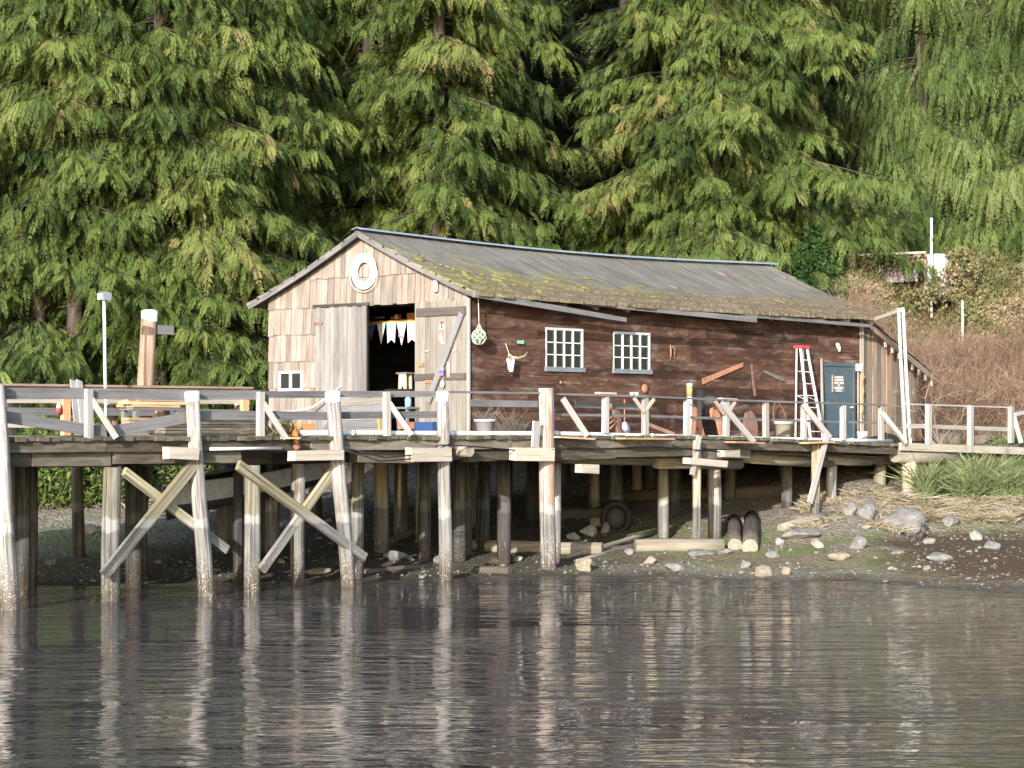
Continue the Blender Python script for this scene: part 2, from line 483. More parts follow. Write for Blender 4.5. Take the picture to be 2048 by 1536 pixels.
def sstep(a, b, x):
    t = min(1, max(0, (x - a) / (b - a)))
    return t * t * (3 - 2 * t)

def ground_cam(cx, d):
    t = d - lerp_tab(SHORE, cx)
    az = cx / d                                             # how far to the right seen from the boat
    r = sstep(0.135, 0.17, az)
    if t < 0:
        z = 0.12 * t
    elif t < 7:
        z = 0.055 * t
    elif t < 12:
        z = 0.385 + 0.127 * (t - 7)
    else:
        zl = 1.02 + 0.12 * min(t - 12, 3) + 0.21 * max(0, min(t - 15, 9)) + 0.44 * max(0, t - 24)
        z = zl
    if r > 0 and t > 0:
        S_ = d - t
        z = z + (lerp_tab([(S_, 0), (58, 0.56), (60, 0.95), (63.5, 1.42), (65, 1.8), (67, 2.5), (71, 2.9), (84, 9.0), (140, 36), (260, 90)], d) - z) * r
    n = noise.noise(Vector((cx * 0.35, d * 0.35, 3.0))) * 0.10 + noise.noise(Vector((cx * 1.3, d * 1.3, 8.0))) * 0.05
    n += noise.noise(Vector((cx * 4, d * 4, 1.0))) * 0.018
    k = 1.0 if t > 1.0 else max(0.3, min(1, t))
    if t > 26:
        n += noise.noise(Vector((cx * 0.15, d * 0.15, 5.0))) * 0.5
    return z + n * k

def ground(X, Y):
    return ground_cam(*w2c(X, Y))

def on_ground(px, py):
    """first point of the land met by the sight line through a picture point"""
    lo = 36.0
    p = at_d(px, py, lo)
    d = lo
    while d < 130:
        p = at_d(px, py, d)
        if p.z <= max(ground(p.x, p.y), 0.0):
            break
        d += 0.1
    return p

def ground_mat():
    t = NT('beach_and_forest_floor')
    pos = t.n('NewGeometry').outputs['Position']
    z = t.n('SeparateXYZ', {0: pos}).outputs[2]
    big = t.noise(pos, 0.55, 4, 0.6)
    mid = t.noise(pos, 2.2, 5, 0.6)
    fine = t.noise(pos, 14.0, 5, 0.65)
    stones = t.n('TexVoronoi', {'Vector': pos, 'Scale': 9.0, 'Randomness': 1.0})
    sc = t.n('SeparateColor', {0: stones.outputs[1]}).outputs[0]
    mud = t.mix(t.rng(fine, 0.35, 0.65), (0.13, 0.105, 0.075), (0.36, 0.31, 0.235))
    pebble = t.mix(sc, (0.18, 0.17, 0.155), (0.55, 0.53, 0.49))
    c = t.mix(t.math('MULTIPLY', t.rng(mid, 0.46, 0.56), t.rng(stones.outputs[0], 0.55, 0.35)), mud, pebble)
    weed = t.mix(t.rng(fine, 0.3, 0.7), (0.085, 0.105, 0.028), (0.22, 0.245, 0.08))
    zz = t.math('ADD', z, t.math('MULTIPLY_ADD', mid, 0.5, -0.25))
    wz = t.math('MULTIPLY', t.rng(zz, 0.02, 0.25), t.rng(zz, 0.95, 0.5))
    c = t.mix(t.math('MULTIPLY', wz, t.rng(big, 0.38, 0.50, 0, 0.9)), c, weed)
    brown = t.mix(t.rng(fine, 0.3, 0.7), (0.10, 0.065, 0.035), (0.27, 0.18, 0.10))
    c = t.mix(t.math('MULTIPLY', t.rng(zz, 0.6, 0.1), t.rng(big, 0.52, 0.42, 0, 0.8)), c, brown)
    x_ = t.math('SUBTRACT', t.math('MULTIPLY', t.n('SeparateXYZ', {0: pos}).outputs[0], CT), t.math('MULTIPLY', t.n('SeparateXYZ', {0: pos}).outputs[1], ST))
    shade_mud = t.mix(t.rng(fine, 0.35, 0.7), (0.04, 0.034, 0.027), (0.15, 0.13, 0.105))  # dark mud tone that paints the shade on the beach beneath the pier
    c = t.mix(t.math('MULTIPLY', t.rng(t.math('ADD', x_, t.math('MULTIPLY_ADD', big, 4.0, -2.0)), 3.6, 1.2), t.math('MULTIPLY', t.math('MULTIPLY', t.rng(zz, 1.6, 1.2), t.rng(x_, -8.6, -7.2, 0.15, 1.0)), t.rng(mid, 0.30, 0.42, 0.55, 0.9))), c, shade_mud)
    mound = t.mix(t.rng(fine, 0.3, 0.7), (0.045, 0.028, 0.015), (0.15, 0.095, 0.05))
    c = t.mix(t.math('MULTIPLY', t.rng(t.math('ADD', x_, t.math('MULTIPLY_ADD', big, 4.0, -2.0)), 7.6, 9.0), t.math('MULTIPLY', t.rng(zz, 0.7, 0.5), t.rng(zz, 0.0, 0.15))), c, mound)
    c = t.mix(t.rng(z, 0.10, -0.02), c, (0.055, 0.045, 0.028))
    soil = t.mix(t.rng(fine, 0.3, 0.7), (0.02, 0.016, 0.010), (0.06, 0.046, 0.028))
    c = t.mix(t.rng(zz, 1.5, 2.2), c, soil)
    h = t.math('ADD', t.math('MULTIPLY', fine, 0.6), t.rng(stones.outputs[0], 0.6, 0.0))
    return t.pbsdf(c, 0.85, t.bump(h, 0.9, 0.05), 0.3)
M['ground'] = ground_mat()

def build_ground():
    ds = list(np.arange(38, 76, 0.22)) + list(np.arange(76, 112, 1.2)) + list(np.arange(112, 260, 8.0))
    ds = [24.0, 30.0, 34.0, 36.0] + ds
    cxs = list(np.arange(-120, -22, 7.0)) + list(np.arange(-20, -15, 1.0)) + list(np.arange(-15, 18.01, 0.2)) + list(np.arange(19, 24, 1.0)) + list(np.arange(24, 124, 7.0))
    vs = []
    for d in ds:
        for cx in cxs:
            x, y = c2w(cx, d)
            vs.append((x, y, ground_cam(cx, d)))
    n = len(cxs)
    fs = [(i * n + j, i * n + j + 1, (i + 1) * n + j + 1, (i + 1) * n + j) for i in range(len(ds) - 1) for j in range(n - 1)]
    me = bpy.data.meshes.new('ground')
    me.from_pydata(vs, [], fs)
    me.polygons.foreach_set('use_smooth', [True] * len(fs))
    me.materials.append(M['ground'])
    o = bpy.data.objects.new('ground', me)
    COL.objects.link(o)
    tag(o, 'muddy pebble beach rising to the wooded hillside', 'ground', kind='structure')
build_ground()

def water_mat():
    t = NT('rippled_water')
    pos = t.n('NewGeometry').outputs['Position']
    # ripples lie across the line of sight: turn to the camera's heading, then stretch
    rot = t.n('Mapping', {'Vector': pos, 'Rotation': (0, 0, math.atan2(ST, CT))}).outputs[0]
    a = t.noise(t.n('Mapping', {'Vector': rot, 'Scale': (0.7, 2.3, 1)}).outputs[0], 1.0, 3, 0.55, 0.6)
    b = t.noise(t.n('Mapping', {'Vector': rot, 'Scale': (2.4, 6.5, 1)}).outputs[0], 1.0, 3, 0.6, 0.4)
    c = t.noise(t.n('Mapping', {'Vector': rot, 'Scale': (0.10, 0.22, 1)}).outputs[0], 1.0, 2, 0.5)
    amp = t.rng(c, 0.38, 0.62, 0.3, 1.35)
    h = t.math('MULTIPLY', t.math('ADD', t.math('MULTIPLY', a, 0.9), t.math('MULTIPLY', b, 0.10)), amp)
    m = t.pbsdf((0.062, 0.055, 0.058), 0.015, t.bump(h, 1.0, 0.078), 0.5, **{'IOR': 1.33})
    return m
M['water'] = water_mat()
me = bpy.data.meshes.new('water')
W = []
for cx, d in ((-400, -300), (400, -300), (400, 75), (-400, 75)):
    x, y = c2w(cx, d)
    W.append((x, y, 0.0))
me.from_pydata(W, [], [(0, 1, 2, 3)])
me.materials.append(M['water'])
water = bpy.data.objects.new('water', me)
COL.objects.link(water)
tag(water, 'dark rippled water mirroring the pier and trees', 'water', kind='structure')

# ------------------------------------------------------------------ leaves as numpy clouds of small kites
def leaves_obj(name, base, tip, width, nrm, tint, m, parent=None, loc=(0, 0, 0), kink=0.5):
    n = len(base)
    ax = tip - base
    side = np.cross(ax, nrm)
    side /= (np.linalg.norm(side, axis=1, keepdims=True) + 1e-9)
    mid = base + ax * kink
    V = np.empty((n, 4, 3), np.float32)
    V[:, 0] = base
    V[:, 1] = mid + side * width[:, None] * 0.5
    V[:, 2] = tip
    V[:, 3] = mid - side * width[:, None] * 0.5
    V = V.reshape(-1, 3)
    me = bpy.data.meshes.new(name)
    me.vertices.add(n * 4)
    me.vertices.foreach_set('co', V.ravel())
    me.loops.add(n * 4)
    me.loops.foreach_set('vertex_index', np.arange(n * 4, dtype=np.int32))
    me.polygons.add(n)
    me.polygons.foreach_set('loop_start', np.arange(0, n * 4, 4, dtype=np.int32))
    a = me.attributes.new('tint', 'FLOAT', 'POINT')
    a.data.foreach_set('value', np.repeat(np.clip(tint, 0, 1), 4).astype(np.float32))
    me.update(calc_edges=True)
    me.materials.append(m)
    o = bpy.data.objects.new(name, me)
    COL.objects.link(o)
    o.location = loc
    if parent is not None:
        o.parent = parent
    return o

def unit(a):
    return a / (np.linalg.norm(a, axis=-1, keepdims=True) + 1e-9)

def fronds_to_leaves(rng, P, D, L, droop, wid, tint, K, lw=0.32, sweep=0.8, hang=0.25, gravity=1.7):
    """each frond is a bending stem with leaflets both sides"""
    n = len(P)
    t = (np.arange(K) + 0.6) / K
    T = np.repeat(t[None, :], n, 0) + rng.uniform(-0.4 / K, 0.4 / K, (n, K))
    down = np.array([0, 0, -1.0])
    pos = P[:, None] + D[:, None] * (L[:, None] * T)[..., None] + down * (droop[:, None] * L[:, None] * T ** gravity)[..., None]
    tan = D[:, None] + down * (droop[:, None] * gravity * T ** (gravity - 1))[..., None]
    tan = unit(tan)
    upv = unit(np.stack([rng.normal(0, 0.35, n), rng.normal(0, 0.35, n), np.ones(n)], 1))
    # on a hanging stem the flat side faces outward
    lat = np.cross(tan, np.repeat(upv[:, None], K, 1))
    bad = np.linalg.norm(lat, axis=2) < 0.25
    alt = np.repeat(unit(np.stack([rng.normal(0, 1, n), rng.normal(0, 1, n), np.zeros(n)], 1))[:, None], K, 1)
    lat[bad] = alt[bad]
    lat = unit(lat)
    prof = np.clip(np.minimum(T * 3.5 + 0.3, (1.10 - T) * 1.55), 0.15, 1)
    out = []
    for s in (-1, 1):
        ax = tan * sweep + lat * s + down * hang + rng.normal(0, 0.13, (n, K, 3))
        ax = unit(ax)
        ln = wid[:, None] * prof * rng.uniform(0.7, 1.25, (n, K))
        b = pos
        tip = pos + ax * ln[..., None]
        nrm = unit(np.cross(tan, lat) + rng.normal(0, 0.12, (n, K, 3)))
        w = ln * lw
        ti = tint[:, None] + 0.12 * (T - 0.5) + rng.normal(0, 0.04, (n, K))
        out.append((b, tip, w, nrm, ti))
    cat = lambda i: np.concatenate([o[i].reshape(-1, *o[i].shape[2:]) for o in out])
    return cat(0), cat(1), cat(2), cat(3), cat(4)

def make_tree(name, seed, H, Rad, style, label, cat='tree', group=None, zlow=0.6, dens=1.0, ktop=20.0, m='cedar_leaf', loc=(0, 0, 0)):
    rng = np.random.default_rng(seed)
    rr = random.Random(seed)
    root = thing(name, label, cat, loc, group)
    tr = MB()
    lean = (rr.uniform(-0.3, 0.3), rr.uniform(-0.3, 0.3))
    axis = lambda z: Vector((lean[0] * z / H, lean[1] * z / H, z))
    off = Vector(loc)
    tr.tube([axis(-1.5)] + [axis(H * k / 10) for k in range(11)], [0.32] + [0.28 * (1 - k / 10.5) + 0.02 for k in range(11)], 8, 0.05)
    # clumps: azimuth/height lobes make an uneven outline
    lobes = [(rr.uniform(0, 2 * math.pi), rr.uniform(0, min(H, ktop)), rr.uniform(-0.5, 0.55)) for _ in range(18)]
    P, D, L, DR, WD, TI = [], [], [], [], [], []
    boughs = []
    z = zlow
    while z < H - 0.4:
        step = {'cedar': 0.172, 'weep': 0.20, 'fir': 0.19}[style] / dens
        if z > ktop: step *= 2.2
        z += step * rr.uniform(0.5, 1.5)
        th = rr.uniform(0, 2 * math.pi)
        ext = rr.uniform(0.52, 1.24)
        tb = rr.gauss(0, 0.17)
        for q in range(rr.choice((3, 4, 5)) if z < ktop else 2):
            boughs.append((max(zlow, z + rr.gauss(0, 0.13)), th + rr.gauss(0, 0.17), ext * rr.uniform(0.8, 1.08), tb + rr.gauss(0, 0.06)))
    for z, th, ext, limb_t in boughs:
        z = min(z, H - 0.5)
        f = max(0.03, 1 - z / H)
        rad = Rad * f ** 0.75
        k = 1.0
        for la, lz, lv in lobes:
            da = math.cos(th - la)
            if da > 0.3:
                k += lv * max(0, da) * math.exp(-((z - lz) / 2.6) ** 2)
        rad *= max(0.35, k) * ext
        if z < 3: rad *= 0.75 + 0.25 * z / 3
        hdir = np.array([math.cos(th), math.sin(th), 0])
        side = np.array([-math.sin(th), math.cos(th), 0])
        if style == 'cedar': a, b, c = rr.uniform(-0.10, 0.12), -0.75, 0.45
        elif style == 'weep': a, b, c = rr.uniform(0.0, 0.2), -1.0, 0.62
        else: a, b, c = rr.uniform(0.0, 0.2), -0.42, 0.12
        bend = rr.uniform(-0.25, 0.25)
        base = np.array(axis(z))
        def pt(t):
            return base + hdir * rad * t + side * bend * rad * t * t + np.array([0, 0, rad * (a * t + b * t * t + c * t ** 3)])
        tr.tube([Vector(pt(t)) for t in (0, 0.25, 0.5, 0.72, 0.9)], [0.04, 0.032, 0.024, 0.016, 0.008], 4, 0, False, rnd=rr.choice((0.0, 0.3, 1.0)))
        sp = {'cedar': 0.20, 'weep': 0.17, 'fir': 0.20}[style] * (1.8 if z > ktop else 1)
        nb = max(3, int(rad * 0.9 / sp))
        for i in range(nb):
            t = 0.10 + 0.90 * (i + rr.random()) / nb
            p = pt(t)
            g = pt(min(1, t + 0.02)) - pt(t - 0.02)
            g = g / np.linalg.norm(g)
            s = 1 if i % 2 else -1
            bl = (0.25 + 0.75 * (1.05 - t)) * rr.uniform(0.5, 1.1) * {'cedar': 0.95, 'weep': 0.7, 'fir': 0.95}[style]
            bd = g * rr.uniform(0.4, 0.9) + side * s * rr.uniform(0.5, 0.9) + np.array([0, 0, rr.uniform(-0.15, 0.15)])
            bd = bd / np.linalg.norm(bd)
            nf = max(2, int(bl / {'cedar': 0.20, 'weep': 0.17, 'fir': 0.15}[style]))
            bt = rr.gauss(0, 0.05)
            for j in range(nf):
                q = (j + rr.random()) / nf
                sj = 1 if j % 2 else -1
                lat2 = np.cross(bd, [0, 0, 1.0])
                base2 = p + bd * bl * q + np.array([0, 0, -0.16 * bl * q * q])
                if style == 'cedar':
                    d = bd * rr.uniform(0.4, 0.9) + lat2 * sj * rr.uniform(0.05, 0.5) + np.array([0, 0, rr.uniform(-0.45, 0.05)])
                    l, dr, wd = rr.uniform(0.36, 0.78), rr.uniform(0.45, 1.35), rr.uniform(0.15, 0.25)
                elif style == 'weep':
                    d = bd * rr.uniform(0.2, 0.6) + lat2 * sj * rr.uniform(0.0, 0.35) + np.array([0, 0, rr.uniform(-0.6, -0.05)])
                    l, dr, wd = rr.uniform(0.5, 1.0), rr.uniform(1.0, 2.0), rr.uniform(0.13, 0.21)
                else:
                    d = bd * rr.uniform(0.6, 1.0) + lat2 * sj * rr.uniform(0.4, 0.9) + np.array([0, 0, rr.uniform(-0.12, 0.16)])
                    l, dr, wd = rr.uniform(0.32, 0.65), rr.uniform(0.2, 0.8), rr.uniform(0.09, 0.14)
                d = d / np.linalg.norm(d)
                P.append(base2); D.append(d); L.append(l); DR.append(dr); WD.append(wd)
                TI.append(0.42 + limb_t + bt + rr.gauss(0, 0.11) + (0.05 if t > 0.8 else 0) + (0.42 if rr.random() < 0.010 else 0))
    tr.v = [(p[0] + off.x, p[1] + off.y, p[2] + off.z) for p in tr.v]
    tr.build('trunk', M['bark'], root, fix=False)
    K = {'cedar': 20, 'weep': 24, 'fir': 18}[style]
    arr = [np.array(x) for x in (P, D, L, DR, WD, TI)]
    kw = {'cedar': dict(lw=0.20, sweep=1.15, hang=0.3), 'weep': dict(lw=0.20, sweep=1.6, hang=0.35, gravity=1.4), 'fir': dict(lw=0.34, sweep=1.0, hang=0.1)}[style]
    b, tip, w, nr, ti = fronds_to_leaves(rng, *arr, K, **kw)
    leaves_obj('crown', b, tip, w, nr, ti, M[m], root)
    return root, len(b)

def copy_tree(o, loc, rz, sc, label, mat=None):
    c = o.copy(); COL.objects.link(c)
    c.location = loc; c.rotation_euler = (0, 0, rz); c.scale = (sc, sc, sc)
    c['label'] = label
    for ch in list(o.children):
        k = ch.copy(); COL.objects.link(k); k.parent = c
        if mat and k.name.startswith('crown'):
            k.material_slots[0].link = 'OBJECT'
            k.material_slots[0].material = M[mat]
    return c

def tree_spot(px, d, dz=-0.3):
    cx = (px - 1024) / FPX * d
    x, y = c2w(cx, d)
    return Vector((x, y, ground_cam(cx, d) + dz))

GRP = 'conifers on the hillside behind the shed'
cedA, n1 = make_tree('cedar_tree', 11, 33, 3.9, 'cedar', 'broad drooping cedar filling the far end of the shore beside the tall pole', group=GRP, loc=tree_spot(400, 71))
cedB, n2 = make_tree('cedar_tree', 12, 31, 3.6, 'cedar', 'yellow green cedar rising straight behind the gable peak of the shed', group=GRP, loc=tree_spot(880, 76))
weep, n3 = make_tree('weeping_cedar_tree', 13, 33, 4.6, 'weep', 'pale green cedar with long hanging strands above the overgrown hut', group=GRP, loc=tree_spot(1845, 86), m='weep_leaf')
fir, n4 = make_tree('fir_tree', 14, 30, 3.7, 'fir', 'dark fir with flat spreading boughs behind the middle of the shed roof', group=GRP, loc=tree_spot(1255, 82), m='fir_leaf')
print('leaves', n1, n2, n3, n4)
for (src, px, d, rz, sc, lab) in (
    (cedB, 75, 69, 1.0, 0.98, 'dense cedar at the picture edge behind the thin white lamp post'),
    (cedA, 640, 87, 2.2, 1.0, 'cedar with its lower boughs hidden by the left slope of the shed roof'),
    (cedA, 1440, 83, 4.0, 1.0, 'bright yellow green cedar over the middle of the long roof, beside the dark fir'),
    (cedA, 232, 70.5, 2.7, 0.93, 'full cedar on the shore between the lamp post and the tall pole'),
    (cedB, 1545, 81, 2.2, 0.9, 'slender cedar over the far third of the roof ridge'),
    (cedA, 1335, 80, 5.3, 0.92, 'leafy cedar standing over the middle of the ridge'),
    (weep, 2330, 83, 3.1, 1.0, 'hanging cedar beyond the picture edge above the bramble slope'),
    (cedA, 2260, 92, 1.9, 1.0, 'cedar beyond the picture edge high on the bramble slope'),
    (cedB, -200, 72, 4.1, 1.0, 'cedar beyond the picture edge behind the outer pier'),
    (cedB, 150, 68.5, 5.4, 0.9, 'cedar with low boughs directly behind the thin lamp post, nearest the beach'),
    (cedA, 320, 69.5, 1.2, 0.92, 'cedar with boughs hanging just behind the white capped pole'),
    (cedB, 485, 74, 2.4, 0.95, 'cedar showing between the tall pole and the left eaves of the shed'),
    (cedA, 735, 78, 3.8, 0.9, 'cedar behind the gable peak, darker left neighbour of the straight cedar'),
    (cedA, 955, 79, 5.9, 0.9, 'cedar over the front part of the roof, right neighbour of the straight cedar'),
    (cedB, 1430, 78.5, 1.7, 0.85, 'lower bright cedar hanging just over the roof ridge before the tall bright cedar'),
    (cedB, 1050, 86, 3.0, 0.95, 'shaded cedar seen in the dark gap between two sunlit cedars over the roof'),
    (weep, 2110, 84, 2.0, 1.0, 'hanging cedar cut by the picture edge above the bramble slope'),
    (weep, 1650, 95, 4.3, 0.95, 'hanging cedar standing back in shade behind the end of the shed roof'),
    (cedB, 245, 80, 5.0, 1.05, 'cedar in the second row between the lamp post tree and the pole tree'),
    (fir, 560, 90, 1.3, 1.1, 'dark fir far back in the shadow left of the gable'),
    (fir, 780, 93, 2.6, 1.15, 'dark fir far back between the two cedars over the gable'),
    (cedA, 1000, 97, 0.7, 1.1, 'shadowed cedar high on the hillside over the roof front'),
    (fir, 1180, 98, 4.4, 1.15, 'shadowed fir high on the hillside behind the spreading fir'),
    (cedB, 1380, 97, 5.6, 1.1, 'shadowed cedar high on the hillside behind the bright cedar'),
    (fir, 1560, 88, 0.4, 1.0, 'narrow dark fir in the gap between the bright cedar and the hanging cedar'),
    (cedA, 1950, 100, 3.6, 1.1, 'shadowed cedar at the back above the white pole'),
    (cedA, -60, 78, 3.3, 1.0, 'cedar half cut by the picture edge behind the long pier rail'),
    (cedA, 180, 92, 4.9, 1.1, 'cedar deep in shade behind the lamp post'),
    (fir, 400, 95, 2.0, 1.15, 'fir deep in shade behind the pole'),
):
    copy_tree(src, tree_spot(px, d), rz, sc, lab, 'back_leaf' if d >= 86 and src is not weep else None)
# ------------------------------------------------------------------ the boat shed
XG, YS, YB, XE = 40.4, 37.05, 43.75, 56.6      # gable face, long side, back side, far end
DECK = 2.95
YR = 40.4                                      # ridge
X = Vector((1, 0, 0)); Y = Vector((0, 1, 0)); Z = Vector((0, 0, 1))

def deck_z(x):
    return DECK - 0.27 * sstep(43.0, 56.0, x)

def roof_z(x, y):
    """roof surface: straight pitch, a slight hollow along the length, flatter toward the eaves"""
    sag = -0.15 * math.sin(math.pi * min(1, max(0, (x - 40.2) / 16.6))) + 0.05 * (x - 40.2) / 16.6
    t = abs(y - YR) / 3.8
    return 7.78 + sag * (1 - 0.6 * t) - 1.60 * t + 0.06 * math.sin(math.pi * t) * -1

shed = thing('boat_shed', 'long weathered wooden boat shed with shingled gable and mossy grey roof on the pier', 'shed', (48.5, 40.4, DECK))

# gable wall: courses of split shakes, each its own piece of wood, cut to the roof line
def gable():
    m = MB()
    courses = [2.95, 3.47, 4.11, 4.76, 5.41, 6.05, 6.74, 7.9]
    op = (38.66, 40.33)
    for ci in range(len(courses) - 1):
        zb, zt = courses[ci], courses[ci + 1]
        y = YB
        while y > YS:
            w = R.uniform(0.13, 0.24) if ci >= 4 else R.uniform(0.16, 0.27)
            y0, y1 = max(YS, y - w), y
            y = y - w
            if y1 - y0 < 0.02: continue
            top0 = min(zt + 0.05, roof_z(XG, y0) - 0.07)
            top1 = min(zt + 0.05, roof_z(XG, y1) - 0.07)
            zb2 = zb - R.uniform(0.0, 0.035)
            if zb < 6.0 and y0 < op[1] and y1 > op[0]:
                continue
            if zb < 6.0 and y0 < 42.0 and ci < 5 and zt > 3 and y1 < 42.05 and y0 > YS:
                pass
            if min(top0, top1) - zb2 < 0.06 and max(top0, top1) - zb2 < 0.06: continue
            top0, top1 = max(top0, zb2 + 0.01), max(top1, zb2 + 0.01)
            # small window hole
            if ci in (1, 2) and y0 < 43.33 and y1 > 42.53 and zb < 4.5 and zt > 4.05:
                if ci == 1:
                    top0 = top1 = 4.11
                else:
                    pass
            g = R.uniform(0.004, 0.010)
            xo = XG - R.uniform(0.028, 0.05)
            xt = XG - R.uniform(0.002, 0.006)
            rnd = R.random()
            v = [(xo, y0 + g, zb2), (xo, y1 - g, zb2), (xt, y1 - g, top1), (xt, y0 + g, top0),
                 (XG + 0.02, y0 + g, zb2), (XG + 0.02, y1 - g, zb2), (XG + 0.02, y1 - g, top1), (XG + 0.02, y0 + g, top0)]
            gc = [(p[2], p[1], 0) for p in v]
            m.add(v, [(0, 1, 2, 3), (7, 6, 5, 4), (0, 4, 5, 1), (3, 2, 6, 7), (0, 3, 7, 4), (1, 5, 6, 2)], gc, rnd=rnd)
    return m
gable().build('gable_wall', M['shingle'], shed)
m = MB()
# boarding behind the shakes, leaving the doorway
for (y0, y1, z0, z1) in ((40.33, YB, 2.9, 6.03), (YS + 0.02, 38.66, 2.9, 6.03)):
    m.box(XG + 0.022, XG + 0.06, y0, y1, z0, z1, rnd=0.2)
m.prism([(XG + 0.022, YB, 6.03), (XG + 0.022, YS + 0.02, 6.03), (XG + 0.022, YS + 0.02, roof_z(XG, YS) - 0.1), (XG + 0.022, YR, roof_z(XG, YR) - 0.12), (XG + 0.022, YB, roof_z(XG, YB) - 0.1)], X, 0.038, rnd=0.2)
m.build('wall_sheathing', M['dark_inside'], shed)

# long side wall: wide dark boards with butt joints, window and door holes left open
WIN = []
for (pxa, pya, pxb, pyb) in ((1091, 656, 1165, 740), (1226, 664, 1299, 744)):
    a, b = on_Y(pxa, pya, YS), on_Y(pxb, pyb, YS)
    zt = 0.5 * (a.z + on_Y(pxb, pya + 4, YS).z); zb = 0.5 * (b.z + on_Y(pxa, pyb - 3, YS).z)
    WIN.append((a.x, b.x, zb, zt))
da, db = on_Y(1643, 728, YS), on_Y(1707, 733, YS)
DOOR = (da.x, db.x, deck_z(55) + 0.02, da.z)

def side_wall():
    m = MB()
    holes = [(x0, x1, z0, z1) for (x0, x1, z0, z1) in WIN] + [DOOR]
    z = 2.62
    row = 0
    while z < 6.3:
        h = R.uniform(0.19, 0.25)
        z1 = min(z + h, 6.33)
        x = XG + 0.06
        first = True
        while x < XE - 0.05:
            L = R.uniform(3.2, 7.5)
            if first: L = R.uniform(0.8, 4.0); first = False
            x1 = min(XE, x + L)
            spans = [(x, x1)]
            for (hx0, hx1, hz0, hz1) in holes:
                if z1 > hz0 + 0.02 and z < hz1 - 0.02:
                    ns = []
                    for (a, b) in spans:
                        if b <= hx0 or a >= hx1: ns.append((a, b))
                        else:
                            if a < hx0: ns.append((a, hx0))
                            if b > hx1: ns.append((hx1, b))
                    spans = ns
            rnd = R.random()
            slope = -0.004 * R.random()
            for (hx0, hx1, hz0, hz1) in holes:
                a, b = max(x, hx0), min(x1, hx1)
                if b - a > 0.03 and z1 > hz0 + 0.02 and z < hz1 - 0.02:
                    if z1 > hz1 + 0.012: m.box(a, b, YS - 0.006, YS + 0.03, hz1 + 0.004, z1, rnd=rnd)
                    if z < hz0 - 0.012: m.box(a, b, YS - 0.006, YS + 0.03, z + 0.004, hz0 - 0.004, rnd=rnd)
            for (a, b) in spans:
                if b - a < 0.03: continue
                yo = YS - R.uniform(0.0, 0.012)
                zt = min(z1, roof_z((a + b) / 2, YS) - 0.06)
                m.box(a + 0.004, b - 0.004, yo, YS + 0.03, z + 0.004, zt, jit=0.003, rnd=rnd)
            x = x1
        z = z1
        row += 1
    return m
side_wall().build('side_wall', M['dark_siding'], shed)

# inside: back wall, far wall, floor, loft beams in near darkness
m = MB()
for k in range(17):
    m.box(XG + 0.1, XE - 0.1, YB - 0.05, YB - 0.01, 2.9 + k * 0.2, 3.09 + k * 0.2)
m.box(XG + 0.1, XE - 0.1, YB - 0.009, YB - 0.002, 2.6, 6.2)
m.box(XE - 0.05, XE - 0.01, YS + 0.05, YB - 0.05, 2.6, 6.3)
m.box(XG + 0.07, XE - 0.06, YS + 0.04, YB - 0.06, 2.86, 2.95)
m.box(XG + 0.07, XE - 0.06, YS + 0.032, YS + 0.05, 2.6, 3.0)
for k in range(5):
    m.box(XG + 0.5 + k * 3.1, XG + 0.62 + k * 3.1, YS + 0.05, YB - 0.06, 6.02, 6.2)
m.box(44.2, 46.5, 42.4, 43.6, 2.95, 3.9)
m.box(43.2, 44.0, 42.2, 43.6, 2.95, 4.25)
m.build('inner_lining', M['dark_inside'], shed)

# roof: two slopes in overlapping courses
def roof_mat():
    t = NT('old_roof_with_moss')
    pos = t.n('NewGeometry').outputs['Position']
    sep = t.n('SeparateXYZ', {0: pos})
    x, y, z = sep.outputs[0], sep.outputs[1], sep.outputs[2]
    rnd = t.attr('rnd').outputs['Fac']
    fine = t.noise(pos, 9.0, 5, 0.7)
    streak = t.noise(t.n('Mapping', {'Vector': pos, 'Scale': (6.0, 0.8, 0.8)}).outputs[0], 1.0, 5, 0.6, 0.3)
    big = t.noise(t.n('Mapping', {'Vector': pos, 'Scale': (0.45, 0.9, 0.9)}).outputs[0], 1.0, 5, 0.62, 0.6)
    c = t.mix(t.rng(streak, 0.3, 0.7), (0.13, 0.118, 0.102), (0.28, 0.258, 0.225))
    c = t.mix(t.rng(big, 0.5, 0.64, 0, 0.6), c, (0.21, 0.215, 0.18))
    c = t.mix(t.rng(fine, 0.62, 0.74, 0, 0.5), c, (0.40, 0.39, 0.36))
    low = t.math('ADD', t.rng(y, 39.2, 37.0, 0, 1), t.math('MULTIPLY_ADD', big, 0.6, -0.3))
    brown = t.mix(t.rng(fine, 0.35, 0.65), (0.11, 0.085, 0.055), (0.31, 0.25, 0.17))
    c = t.mix(t.rng(low, 0.35, 0.75), c, brown)
    mz = t.math('ADD', t.math('MULTIPLY', t.rng(y, 39.9, 38.3, 0, 0.74), t.rng(y, 36.7, 37.5, 0.55, 1.0)), t.rng(x, 52.0, 40.8, -0.28, 0.30))
    mz = t.math('ADD', mz, t.math('MULTIPLY_ADD', big, 2.0, -1.0))
    moss = t.mix(t.rng(fine, 0.3, 0.7), (0.13, 0.125, 0.045), (0.36, 0.33, 0.15))
    c = t.mix(t.math('MULTIPLY', t.rng(mz, 0.66, 0.9, 0, 0.9), t.rng(fine, 0.36, 0.52)), c, moss)
    v = t.math('MULTIPLY_ADD', rnd, 0.2, 0.9)
    c = t.mix(1.0, c, t.n('CombineColor', {0: v, 1: v, 2: v}).outputs[0], 'MULTIPLY')
    h = t.math('ADD', fine, t.rng(mz, 0.6, 0.9, 0, 1.2))
    return t.pbsdf(c, 0.92, t.bump(h, 0.8, 0.03), 0.15)
M['roof'] = roof_mat()

